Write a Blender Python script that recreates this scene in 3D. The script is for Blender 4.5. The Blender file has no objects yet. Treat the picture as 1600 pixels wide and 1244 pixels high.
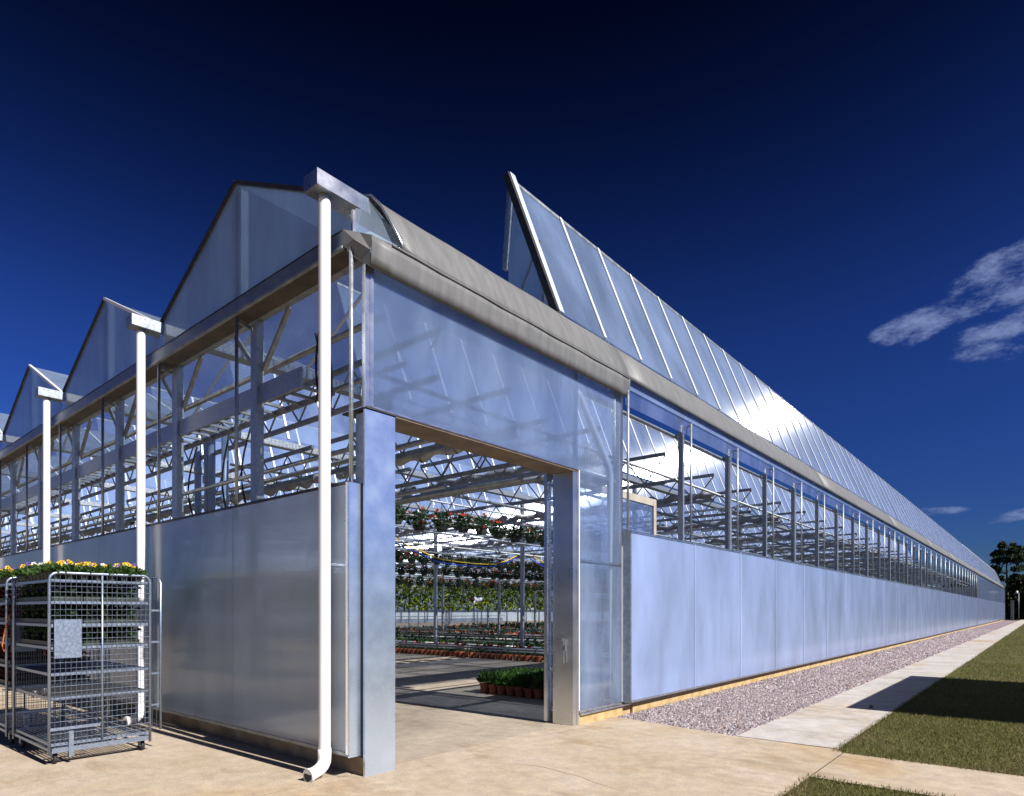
import bpy, math, random
import numpy as np
from mathutils import Vector, Matrix

# ------------------------------------------------------------------ camera, sky, sun, exposure
S = bpy.context.scene
COL = S.collection
R = math.radians
rnd = random.Random(7)
npr = np.random.default_rng(11)

TH = math.atan(831 / 992.3)                       # the camera looks this far left of +Y
CAM = Vector((4.837, -3.671, 1.55))
cd = bpy.data.cameras.new('camera')
cam = bpy.data.objects.new('camera', cd); COL.objects.link(cam)
cam.location = CAM
cam.rotation_euler = (R(90), 0, TH)
cd.sensor_width = 36; cd.lens = 36 * 992.3 / 1600
cd.shift_y = (954 - 622) / 1600
cd.clip_end = 2000
S.camera = cam

SUN_EL, SUN_AZ = 42.5, 1.5                         # azimuth measured from +X towards +Y
sun_dir = Vector((math.cos(R(SUN_EL)) * math.cos(R(SUN_AZ)), math.cos(R(SUN_EL)) * math.sin(R(SUN_AZ)), math.sin(R(SUN_EL))))
ld = bpy.data.lights.new('sun', 'SUN'); ld.energy = 5.0; ld.angle = R(0.5); ld.color = (1.0, 0.965, 0.94)
sun = bpy.data.objects.new('sun', ld); COL.objects.link(sun)
sun.rotation_euler = sun_dir.to_track_quat('Z', 'Y').to_euler()

W = bpy.data.worlds.new('World'); S.world = W; W.use_nodes = True
wn = W.node_tree.nodes; wl = W.node_tree.links; wn.clear()
def wnode(t, **k):
    n = wn.new(t)
    for a, b in k.items(): setattr(n, a, b)
    return n
sky = wnode('ShaderNodeTexSky', sky_type='NISHITA', sun_disc=False, sun_elevation=R(SUN_EL),
            sun_rotation=R(90 - SUN_AZ), altitude=0, air_density=1.0, dust_density=0.1, ozone_density=3.0)
# polarising filter and slide film: deepens and saturates the whole sky alike
gam = wnode('ShaderNodeGamma'); gam.inputs['Gamma'].default_value = 2.2
tint = wnode('ShaderNodeMix', data_type='RGBA', blend_type='MULTIPLY'); tint.inputs['Factor'].default_value = 1
tint.inputs['B'].default_value = (0.037, 0.040, 0.059, 1)
wl.new(sky.outputs[0], gam.inputs[0]); wl.new(gam.outputs[0], tint.inputs['A'])
# small fair-weather clouds low in the sky, all round the horizon
tc = wnode('ShaderNodeTexCoord')
mp = wnode('ShaderNodeMapping'); mp.inputs['Scale'].default_value = (1.0, 1.0, 2.2)
wl.new(tc.outputs['Generated'], mp.inputs[0])
nz = wnode('ShaderNodeTexNoise'); nz.inputs['Scale'].default_value = 5.0; nz.inputs['Detail'].default_value = 9; nz.inputs['Roughness'].default_value = 0.62
wl.new(mp.outputs[0], nz.inputs['Vector'])
big = wnode('ShaderNodeTexNoise'); big.inputs['Scale'].default_value = 2.3; big.inputs['Detail'].default_value = 2
wl.new(tc.outputs['Generated'], big.inputs['Vector'])
def math_node(op, a=None, b=None, clamp=False):
    n = wnode('ShaderNodeMath', operation=op, use_clamp=clamp)
    for i, v in enumerate((a, b)):
        if v is None: continue
        if isinstance(v, (int, float)): n.inputs[i].default_value = v
        else: wl.new(v, n.inputs[i])
    return n.outputs[0]
def ramp(v, a, b):
    n = wnode('ShaderNodeMapRange', interpolation_type='SMOOTHSTEP'); wl.new(v, n.inputs[0])
    n.inputs[1].default_value = a; n.inputs[2].default_value = b
    return n.outputs[0]
sep = wnode('ShaderNodeSeparateXYZ'); wl.new(tc.outputs['Generated'], sep.inputs[0])
cl = ramp(nz.outputs[0], 0.56, 0.72)
cl = math_node('MULTIPLY', cl, ramp(big.outputs[0], 0.60, 0.74))
cl = math_node('MULTIPLY', cl, ramp(sep.outputs[2], 0.02, 0.08))
cl = math_node('MULTIPLY', cl, ramp(sep.outputs[2], 0.34, 0.24))
def blob(px, py, rx, ry, tilt=0.0):
    """one wisp of the cloud bank: an ellipse on the celestial sphere round a direction"""
    F = Vector((-math.sin(TH), math.cos(TH), 0)); Rt = Vector((math.cos(TH), math.sin(TH), 0))
    d = (F + Rt * ((px - 800) / 992.3) + Vector((0, 0, (954 - py) / 992.3))).normalized()
    h = Vector((0, 0, 1)).cross(d).normalized() * -1; u = h.cross(d) ; u = u if u.z > 0 else -u
    h2 = h * math.cos(tilt) + u * math.sin(tilt); u2 = u * math.cos(tilt) - h * math.sin(tilt)
    def dot(v, s):
        n = wnode('ShaderNodeVectorMath', operation='DOT_PRODUCT'); wl.new(tc.outputs['Generated'], n.inputs[0])
        n.inputs[1].default_value = v / s; return n.outputs['Value']
    def off(v, s):
        return math_node('POWER', math_node('SUBTRACT', dot(v, s), d.dot(v / s)), 2)
    q = math_node('ADD', off(h2, rx), off(u2, ry))
    front = math_node('GREATER_THAN', dot(d, 1.0), 0.5)
    return math_node('MULTIPLY', math_node('SUBTRACT', 1.0, q, True), front)
bl = None
for b in [(1566, 418, .066, .026, .35), (1540, 462, .07, .020, .42), (1470, 488, .080, .019, .18), (1396, 522, .034, .016, 0),
          (1448, 519, .036, .012, .4), (1562, 530, .066, .027, -.05), (1605, 440, .05, .024, .5), (1640, 505, .08, .04, .1),
          (1450, 800, .05, .007, 0), (1610, 800, .05, .009, .2)]:
    v = blob(*b); bl = v if bl is None else math_node('MAXIMUM', bl, v)
nz2 = wnode('ShaderNodeTexNoise'); nz2.inputs['Scale'].default_value = 13; nz2.inputs['Detail'].default_value = 10; nz2.inputs['Roughness'].default_value = 0.74
wl.new(mp.outputs[0], nz2.inputs['Vector'])
blc = math_node('ADD', math_node('MULTIPLY', ramp(bl, 0.0, 0.9), 0.55), math_node('MULTIPLY', math_node('SUBTRACT', nz2.outputs[0], 0.5), 3.4))
blc = math_node('MULTIPLY', ramp(blc, 0.04, 1.05), ramp(bl, 0.0, 0.5))
bank = wnode('ShaderNodeVectorMath', operation='DOT_PRODUCT'); wl.new(tc.outputs['Generated'], bank.inputs[0])
bank.inputs[1].default_value = (math.cos(R(44)) * .94, math.sin(R(44)) * .94, .34)
bk = math_node('MULTIPLY', ramp(bank.outputs['Value'], 0.78, 0.93), ramp(sep.outputs[2], 0.10, 0.22))
bk = math_node('MULTIPLY', bk, ramp(nz.outputs[0], 0.42, 0.66))
cl = math_node('MAXIMUM', cl, bk)
cl = math_node('MAXIMUM', cl, blc)
cm = wnode('ShaderNodeMix', data_type='RGBA'); wl.new(cl, cm.inputs['Factor'])
deep = wnode('ShaderNodeMapRange', interpolation_type='SMOOTHSTEP'); wl.new(sep.outputs[2], deep.inputs[0])
for i, v in enumerate((0.34, 0.76, 1.0, 0.10)): deep.inputs[i + 1].default_value = v
tint2 = wnode('ShaderNodeMix', data_type='RGBA', blend_type='MULTIPLY'); tint2.inputs['Factor'].default_value = 1
wl.new(tint.outputs['Result'], tint2.inputs['A']); wl.new(deep.outputs[0], tint2.inputs['B'])
hz = wnode('ShaderNodeMapRange', interpolation_type='SMOOTHSTEP'); wl.new(sep.outputs[2], hz.inputs[0])
for i, v in enumerate((0.0, 0.42, 1.0, 0.0)): hz.inputs[i + 1].default_value = v
tint3 = wnode('ShaderNodeMix', data_type='RGBA', blend_type='MULTIPLY'); wl.new(hz.outputs[0], tint3.inputs['Factor'])
tint3.inputs['B'].default_value = (0.26, 0.33, 0.47, 1); wl.new(tint2.outputs['Result'], tint3.inputs['A'])
wl.new(tint3.outputs['Result'], cm.inputs['A']); cm.inputs['B'].default_value = (1.15, 1.55, 2.9, 1)
bg = wnode('ShaderNodeBackground'); bg.inputs['Strength'].default_value = 0.10
wl.new(cm.outputs['Result'], bg.inputs[0])
wo = wnode('ShaderNodeOutputWorld'); wl.new(bg.outputs[0], wo.inputs[0])

S.view_settings.view_transform = 'Standard'; S.view_settings.look = 'None'
S.view_settings.exposure = 0.7; S.view_settings.gamma = 1; S.view_settings.use_curve_mapping = False
S.render.engine = 'CYCLES'
cy = S.cycles
cy.max_bounces = 8; cy.diffuse_bounces = 3; cy.glossy_bounces = 4; cy.transmission_bounces = 8; cy.transparent_max_bounces = 40
cy.caustics_reflective = False; cy.caustics_refractive = False; cy.sample_clamp_indirect = 4
cy.use_denoising = True

# ------------------------------------------------------------------ materials
MATS = {}
def mat(name):
    m = bpy.data.materials.new(name); m.use_nodes = True
    n = m.node_tree.nodes; n.clear()
    out = n.new('ShaderNodeOutputMaterial')
    MATS[name] = m
    return m, n, m.node_tree.links, out
def noise(n, l, scale, detail=4, rough=0.55, vec='Object', stretch=None):
    t = n.new('ShaderNodeTexCoord'); x = n.new('ShaderNodeTexNoise')
    x.inputs['Scale'].default_value = scale; x.inputs['Detail'].default_value = detail; x.inputs['Roughness'].default_value = rough
    v = t.outputs[vec]
    if stretch:
        p = n.new('ShaderNodeMapping'); p.inputs['Scale'].default_value = stretch; l.new(v, p.inputs[0]); v = p.outputs[0]
    l.new(v, x.inputs['Vector'])
    return x.outputs[0]
def cramp(n, l, v, stops):
    r = n.new('ShaderNodeValToRGB'); e = r.color_ramp.elements
    while len(e) < len(stops): e.new(0.5)
    for i, (p, c) in enumerate(stops):
        e[i].position = p; e[i].color = (*c, 1) if len(c) == 3 else c
    l.new(v, r.inputs[0]); return r.outputs[0]
def bump(n, l, v, strength, dist=0.01):
    b = n.new('ShaderNodeBump'); b.inputs['Strength'].default_value = strength; b.inputs['Distance'].default_value = dist
    l.new(v, b.inputs['Height']); return b.outputs[0]
def mixc(n, l, f, a, b, blend='MIX'):
    x = n.new('ShaderNodeMix'); x.data_type = 'RGBA'; x.blend_type = blend
    for s, v in (('Factor', f), ('A', a), ('B', b)):
        if isinstance(v, (int, float)): x.inputs[s].default_value = v
        elif isinstance(v, tuple): x.inputs[s].default_value = (*v, 1)
        else: l.new(v, x.inputs[s])
    return x.outputs['Result']
def principled(name, c1, c2, scale, rough=0.5, metal=0.0, bmp=0.0, bscale=None, detail=5, spec=0.5, rough2=None, bdist=0.01, stretch=None, lo=0.35, hi=0.65):
    m, n, l, out = mat(name)
    p = n.new('ShaderNodeBsdfPrincipled'); l.new(p.outputs[0], out.inputs[0])
    nz = noise(n, l, scale, detail, stretch=stretch)
    l.new(cramp(n, l, nz, [(lo, c1), (hi, c2)]), p.inputs['Base Color'])
    p.inputs['Metallic'].default_value = metal; p.inputs['Roughness'].default_value = rough
    p.inputs['Specular IOR Level'].default_value = spec
    if rough2 is not None:
        mr = n.new('ShaderNodeMapRange'); l.new(nz, mr.inputs[0]); mr.inputs[1].default_value = 0.3; mr.inputs[2].default_value = 0.7
        mr.inputs[3].default_value = rough; mr.inputs[4].default_value = rough2; l.new(mr.outputs[0], p.inputs['Roughness'])
    if bmp: l.new(bump(n, l, noise(n, l, bscale or scale * 4, 6), bmp, bdist), p.inputs['Normal'])
    return m
GALV = principled('galvanised_steel', (0.30, 0.335, 0.365), (0.42, 0.455, 0.485), 22, 0.38, 0.75, 0.05, 60, rough2=0.52)
GALVD = principled('weathered_galvanised_steel', (0.22, 0.24, 0.25), (0.36, 0.38, 0.39), 9, 0.45, 0.6, 0.05, 50, rough2=0.6)
ALU = principled('mill_aluminium', (0.66, 0.68, 0.70), (0.76, 0.77, 0.78), 5, 0.24, 0.95, 0.03, 30, rough2=0.34)
CLAD = principled('brushed_cladding_sheet', (0.60, 0.72, 0.90), (0.68, 0.80, 0.96), 3.2, 0.22, 0.87, 0.02, 8, rough2=0.36, detail=9)
STAIN = principled('polished_stainless_sheet', (0.66, 0.67, 0.68), (0.76, 0.77, 0.78), 2.5, 0.26, 0.95, 0.02, 6, rough2=0.38)
WHITEB = principled('white_coated_bar', (0.78, 0.79, 0.80), (0.84, 0.85, 0.86), 6, 0.3, 0.0, spec=0.6)
PVC = principled('white_pvc', (0.80, 0.80, 0.81), (0.86, 0.86, 0.87), 2.0, 0.32, 0.0, 0.02, 20, spec=0.45, detail=3)
PVCB = principled('blue_grey_pvc', (0.30, 0.40, 0.56), (0.36, 0.46, 0.62), 3, 0.4)
DARKTRIM = principled('dark_bronze_trim', (0.03, 0.028, 0.028), (0.06, 0.055, 0.05), 12, 0.5, 0.3)
RUBBER = principled('black_rubber', (0.012, 0.012, 0.013), (0.03, 0.03, 0.03), 25, 0.7, 0.0, 0.2, 80)
BEIGE = principled('weathered_beige_sheet', (0.132, 0.132, 0.130), (0.172, 0.171, 0.167), 5, 0.50, 0.0, 0.06, 16, stretch=(0.5, 2.2, 0.5), spec=0.3, detail=8)
SOFFIT = principled('stained_lintel_steel', (0.16, 0.12, 0.085), (0.26, 0.20, 0.14), 4, 0.5, 0.2, 0.05, 30)
FABRIC = principled('folded_screen_fabric', (0.36, 0.36, 0.36), (0.55, 0.55, 0.54), 6, 0.8, 0.0, 0.3, 25)
KERB = principled('stained_ochre_kerb', (0.36, 0.24, 0.09), (0.55, 0.40, 0.20), 5, 0.85, 0.0, 0.25, 45, detail=8)
KERBG = principled('shaded_stained_kerb', (0.20, 0.15, 0.085), (0.36, 0.29, 0.19), 3, 0.9, 0.0, 0.3, 40, detail=8)  # darker copy of the stained kerb, the front's shade put into its colour
PAINT = principled('painted_shed_metal', (0.55, 0.56, 0.56), (0.62, 0.62, 0.61), 2, 0.5)
TERRA = principled('terracotta_plastic', (0.30, 0.075, 0.03), (0.42, 0.12, 0.05), 12, 0.6)
BLACKPOT = principled('dark_green_pot_plastic', (0.02, 0.03, 0.022), (0.04, 0.05, 0.04), 12, 0.5)
SOIL = principled('potting_soil', (0.025, 0.017, 0.012), (0.05, 0.035, 0.025), 40, 0.95)
CABLE = principled('black_cable', (0.01, 0.01, 0.01), (0.02, 0.02, 0.02), 10, 0.5)
BLUEH = principled('blue_hose_plastic', (0.02, 0.06, 0.42), (0.03, 0.08, 0.5), 10, 0.4)
YELH = principled('yellow_hose_plastic', (0.60, 0.38, 0.02), (0.68, 0.45, 0.04), 10, 0.4)
ORANGE = principled('orange_webbing', (0.62, 0.13, 0.015), (0.75, 0.2, 0.03), 30, 0.7)
WHITEC = principled('white_cotton', (0.72, 0.69, 0.69), (0.8, 0.77, 0.77), 6, 0.9)
MAROON = principled('dark_red_foliage_mass', (0.05, 0.008, 0.008), (0.10, 0.02, 0.015), 30, 0.8)
BARK = principled('pine_bark', (0.05, 0.035, 0.025), (0.12, 0.085, 0.06), 6, 0.95, 0, 0.5, 20)
TROL = principled('zinc_plated_trolley_wire', (0.28, 0.34, 0.43), (0.35, 0.41, 0.50), 40, 0.36, 0.85, 0.05, 60, rough2=0.5)
SEAM = principled('pale_seam_strip', (0.40, 0.47, 0.66), (0.48, 0.55, 0.74), 3, 0.6, spec=0.2)
BEAMF = principled('blue_grey_beam_plate', (0.13, 0.16, 0.21), (0.19, 0.22, 0.27), 6, 0.35, 0.5, rough2=0.5)
UNDER = principled('dark_beam_underside', (0.045, 0.037, 0.030), (0.085, 0.068, 0.052), 5, 0.7)  # dark brown, darker than the beam's face plate
BUFF = principled('buff_door_frame', (0.36, 0.32, 0.26), (0.46, 0.42, 0.35), 5, 0.5)
CONC = None

def island(name, cols, rough=0.6, trans=0.35, spec=0.3):
    """leaf and petal material: every leaf draws its own colour"""
    m, n, l, out = mat(name)
    g = n.new('ShaderNodeNewGeometry')
    c = cramp(n, l, g.outputs['Random Per Island'], [(i / max(1, len(cols) - 1), x) for i, x in enumerate(cols)])
    p = n.new('ShaderNodeBsdfPrincipled'); l.new(c, p.inputs['Base Color']); p.inputs['Roughness'].default_value = rough
    p.inputs['Specular IOR Level'].default_value = spec
    t = n.new('ShaderNodeBsdfTranslucent'); l.new(c, t.inputs[0])
    x = n.new('ShaderNodeMixShader'); x.inputs[0].default_value = trans
    l.new(p.outputs[0], x.inputs[1]); l.new(t.outputs[0], x.inputs[2]); l.new(x.outputs[0], out.inputs[0])
    return m
LEAF = island('green_leaf', [(0.02, 0.05, 0.012), (0.045, 0.10, 0.02), (0.08, 0.15, 0.03)])
LEAFD = island('dark_green_leaf', [(0.012, 0.03, 0.012), (0.025, 0.055, 0.02), (0.04, 0.075, 0.02)])
LEAFB = island('bright_green_leaf', [(0.05, 0.12, 0.02), (0.09, 0.19, 0.03), (0.13, 0.25, 0.05)])
LEAFR = island('bronze_red_leaf', [(0.05, 0.012, 0.012), (0.09, 0.02, 0.02), (0.04, 0.03, 0.015)])
FERN = island('fern_frond', [(0.05, 0.08, 0.006), (0.14, 0.20, 0.014), (0.22, 0.28, 0.025)], 0.8, 0.4, 0.15)
PINE = island('pine_needles', [(0.012, 0.025, 0.012), (0.025, 0.045, 0.018), (0.045, 0.065, 0.025)], 0.7, 0.2)
OAK = island('shade_tree_leaf', [(0.012, 0.02, 0.010), (0.03, 0.04, 0.014), (0.05, 0.06, 0.02)], 0.7, 0.2)
YEL = island('yellow_petal', [(0.78, 0.46, 0.01), (0.82, 0.58, 0.02), (0.74, 0.36, 0.01)], 0.6, 0.3)
PURP = island('purple_petal', [(0.06, 0.02, 0.14), (0.12, 0.06, 0.25), (0.10, 0.10, 0.30)], 0.6, 0.3)
WHITEP = island('white_petal', [(0.7, 0.7, 0.66), (0.78, 0.78, 0.75)], 0.6, 0.3)
REDP = island('red_petal', [(0.30, 0.02, 0.015), (0.42, 0.06, 0.02), (0.34, 0.02, 0.03)], 0.6, 0.3)
ORAP = island('orange_petal', [(0.70, 0.12, 0.02), (0.72, 0.2, 0.04), (0.65, 0.08, 0.03)], 0.6, 0.3)
EYE = principled('dark_pansy_eye', (0.05, 0.008, 0.01), (0.08, 0.015, 0.015), 20, 0.7)
STONE = island('purple_grey_gravel', [(0.08, 0.068, 0.074), (0.27, 0.225, 0.24), (0.15, 0.12, 0.13), (0.47, 0.42, 0.42), (0.24, 0.16, 0.14), (0.33, 0.29, 0.325)], 0.85, 0.0)
GRASS = island('grass_blade', [(0.09, 0.10, 0.024), (0.15, 0.15, 0.04), (0.22, 0.185, 0.075), (0.125, 0.135, 0.03)], 0.7, 0.3)
DRYG = island('dry_grass_blade', [(0.20, 0.15, 0.07), (0.27, 0.21, 0.11), (0.15, 0.13, 0.05)], 0.8, 0.3)

def poly(name, body, transp, gloss_rough=0.12, clear=(0.88, 0.93, 1.0), f0=0.05, wave=0.0, trl=0.5, flute=None, mottle=0.3, frost=0.0, gmax=0.75, graze=None):
    """twin wall polycarbonate: a milky body, a share of straight see-through and a glossy skin"""
    m, n, l, out = mat(name)
    nzv = noise(n, l, 1.3, 5, 0.6, stretch=(1, 1, 0.35))
    c = cramp(n, l, nzv, [(0.3, tuple(x * (1 - mottle) for x in body)), (0.7, body)])
    d = n.new('ShaderNodeBsdfDiffuse'); l.new(c, d.inputs[0])
    t = n.new('ShaderNodeBsdfTranslucent'); l.new(c, t.inputs[0])
    a = n.new('ShaderNodeMixShader'); a.inputs[0].default_value = trl
    l.new(d.outputs[0], a.inputs[1]); l.new(t.outputs[0], a.inputs[2])
    tr = n.new('ShaderNodeBsdfTransparent'); tr.inputs[0].default_value = (*clear, 1)
    if frost:                                             # the twin wall blurs most of what is seen through it
        rf = n.new('ShaderNodeBsdfRefraction'); rf.inputs['Color'].default_value = (*clear, 1); rf.inputs['Roughness'].default_value = 0.42; rf.inputs['IOR'].default_value = 1.07
        fx = n.new('ShaderNodeMixShader'); fx.inputs[0].default_value = frost
        l.new(tr.outputs[0], fx.inputs[1]); l.new(rf.outputs[0], fx.inputs[2]); tr = fx
    b = n.new('ShaderNodeMixShader')
    mr = n.new('ShaderNodeMapRange'); l.new(nzv, mr.inputs[0]); mr.inputs[1].default_value = 0.3; mr.inputs[2].default_value = 0.7
    mr.inputs[3].default_value = transp * 1.12; mr.inputs[4].default_value = transp * 0.88
    tv = mr.outputs[0]
    if graze:                                            # the sheet clouds over when it is seen along its flutes' thickness
        lw = n.new('ShaderNodeLayerWeight'); lw.inputs[0].default_value = 0.5
        gr = n.new('ShaderNodeMapRange'); l.new(lw.outputs['Facing'], gr.inputs[0])
        for q, v in enumerate((graze[0], graze[1], 1.0, 0.0)): gr.inputs[q + 1].default_value = v
        mm = n.new('ShaderNodeMath'); mm.operation = 'MULTIPLY'; l.new(tv, mm.inputs[0]); l.new(gr.outputs[0], mm.inputs[1]); tv = mm.outputs[0]
    l.new(tv, b.inputs[0]); l.new(a.outputs[0], b.inputs[1]); l.new(tr.outputs[0], b.inputs[2])
    g = n.new('ShaderNodeBsdfAnisotropic') if hasattr(bpy.types, 'ShaderNodeBsdfAnisotropic') else n.new('ShaderNodeBsdfGlossy')
    g.inputs['Roughness'].default_value = gloss_rough
    if flute is not None:
        g.inputs['Anisotropy'].default_value = flute
        tg = n.new('ShaderNodeTangent'); tg.direction_type = 'UV_MAP'; tg.uv_map = 'flute'
        l.new(tg.outputs[0], g.inputs['Tangent'])
    fr = n.new('ShaderNodeLayerWeight'); fr.inputs[0].default_value = 0.5
    if wave:
        bn = bump(n, l, noise(n, l, 1.6, 3, 0.5), wave, 0.05)
        l.new(bn, g.inputs['Normal']); l.new(bn, fr.inputs['Normal'])
    pw = n.new('ShaderNodeMath'); pw.operation = 'POWER'; l.new(fr.outputs['Facing'], pw.inputs[0]); pw.inputs[1].default_value = 3.5
    ma = n.new('ShaderNodeMath'); ma.operation = 'MULTIPLY_ADD'; l.new(pw.outputs[0], ma.inputs[0]); ma.inputs[1].default_value = gmax; ma.inputs[2].default_value = f0
    f = n.new('ShaderNodeMixShader'); l.new(ma.outputs[0], f.inputs[0]); l.new(b.outputs[0], f.inputs[1]); l.new(g.outputs[0], f.inputs[2])
    l.new(f.outputs[0], out.inputs[0])
    return m
POLYW = poly('wall_polycarbonate', (0.52, 0.65, 0.97), 0.32, 0.18, wave=0.05, trl=0.35, frost=0.6)
POLYH = poly('clear_polycarbonate', (0.60, 0.76, 1.0), 0.64, 0.07, wave=0.10, trl=0.6, f0=0.16, mottle=0.42, frost=0.48, clear=(0.80, 0.88, 1.0))  # stronger mottling: dusty streaks that also paint in cloud reflections
POLYB = poly('side_panel_polycarbonate', (0.62, 0.76, 1.0), 0.78, 0.08, wave=0.08, trl=0.4, f0=0.10, mottle=0.35, frost=0.15, clear=(0.88, 0.93, 1.0))
POLYD = poly('door_pane_polycarbonate', (0.45, 0.58, 0.95), 0.80, 0.08, wave=0.06, trl=0.5, f0=0.08)
POLYR = poly('roof_polycarbonate', (0.50, 0.645, 0.92), 0.71, 0.20, flute=0.9, trl=0.5, f0=0.05, graze=(0.66, 0.97))
POLYG = poly('gable_polycarbonate', (0.58, 0.74, 0.92), 0.45, 0.10, wave=0.08, trl=0.62)
POLYF = poly('front_wall_polycarbonate', (0.80, 0.91, 1.0), 0.44, 0.13, wave=0.04, trl=0.6, f0=0.04, frost=0.6, gmax=0.45, mottle=0.2)
POLYS = poly('eave_strip_polycarbonate', (0.46, 0.60, 0.90), 0.5, 0.10, trl=0.45)

def concrete(name, c1, c2, stain, s=1.0):
    m, n, l, out = mat(name)
    p = n.new('ShaderNodeBsdfPrincipled'); l.new(p.outputs[0], out.inputs[0])
    a = cramp(n, l, noise(n, l, 0.7 * s, 8, 0.65), [(0.35, c1), (0.65, c2)])
    st = cramp(n, l, noise(n, l, 0.33 * s, 6, 0.7, stretch=(1, 0.6, 1)), [(0.50, (0, 0, 0)), (0.68, (1, 1, 1))])
    c = mixc(n, l, st, a, stain)
    sp = cramp(n, l, noise(n, l, 55, 3, 0.6), [(0.3, (0.8, 0.8, 0.8)), (0.7, (1.12, 1.12, 1.12))])
    c = mixc(n, l, 1.0, c, sp, 'MULTIPLY')
    mot = cramp(n, l, noise(n, l, 6 * s, 7, 0.7), [(0.28, (0.74, 0.74, 0.77)), (0.72, (1.12, 1.12, 1.10))])
    c = mixc(n, l, 1.0, c, mot, 'MULTIPLY')
    ms = cramp(n, l, noise(n, l, 0.85 * s, 10, 0.72, stretch=(0.6, 1.3, 1)), [(0.52, (1, 1, 1)), (0.57, (0.88, 0.85, 0.80)), (0.70, (0.68, 0.63, 0.54))])
    c = mixc(n, l, 1.0, c, ms, 'MULTIPLY')
    vo = n.new('ShaderNodeTexVoronoi'); vo.inputs['Scale'].default_value = 3.5; tcv = n.new('ShaderNodeTexCoord'); l.new(tcv.outputs['Object'], vo.inputs['Vector'])
    sp2 = cramp(n, l, vo.outputs['Distance'], [(0.0, (0.45, 0.4, 0.35)), (0.05, (1, 1, 1))])
    c = mixc(n, l, 0.8, c, sp2, 'MULTIPLY')
    l.new(c, p.inputs['Base Color']); p.inputs['Roughness'].default_value = 0.85
    l.new(bump(n, l, noise(n, l, 70, 6), 0.25, 0.006), p.inputs['Normal'])
    return m
CONC = concrete('apron_concrete', (0.42, 0.33, 0.225), (0.51, 0.425, 0.33), (0.45, 0.31, 0.16))
PATHC = concrete('path_concrete', (0.43, 0.40, 0.36), (0.53, 0.49, 0.45), (0.42, 0.27, 0.12), 0.8)
FLOORC = concrete('greenhouse_floor_concrete', (0.34, 0.28, 0.21), (0.44, 0.37, 0.28), (0.20, 0.17, 0.14))

def groundmat(name, a, b, c, s1, s2):
    m, n, l, out = mat(name)
    p = n.new('ShaderNodeBsdfPrincipled'); l.new(p.outputs[0], out.inputs[0]); p.inputs['Roughness'].default_value = 0.95
    p.inputs['Specular IOR Level'].default_value = 0.1
    x = cramp(n, l, noise(n, l, s1, 8, 0.7), [(0.3, a), (0.55, b), (0.75, c)])
    y = cramp(n, l, noise(n, l, s2, 4, 0.6), [(0.3, (0.6, 0.6, 0.6)), (0.7, (1.3, 1.3, 1.3))])
    l.new(mixc(n, l, 1.0, x, y, 'MULTIPLY'), p.inputs['Base Color'])
    l.new(bump(n, l, noise(n, l, s2, 4), 0.6, 0.02), p.inputs['Normal'])
    return m
LAWN = groundmat('lawn_turf', (0.058, 0.062, 0.018), (0.095, 0.095, 0.030), (0.145, 0.12, 0.052), 1.1, 60)
FIELD = groundmat('rough_ground', (0.05, 0.055, 0.02), (0.09, 0.08, 0.035), (0.14, 0.11, 0.06), 0.4, 25)
GRAVB = groundmat('gravel_bed', (0.14, 0.11, 0.115), (0.27, 0.21, 0.22), (0.38, 0.32, 0.33), 30, 80)

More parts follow.
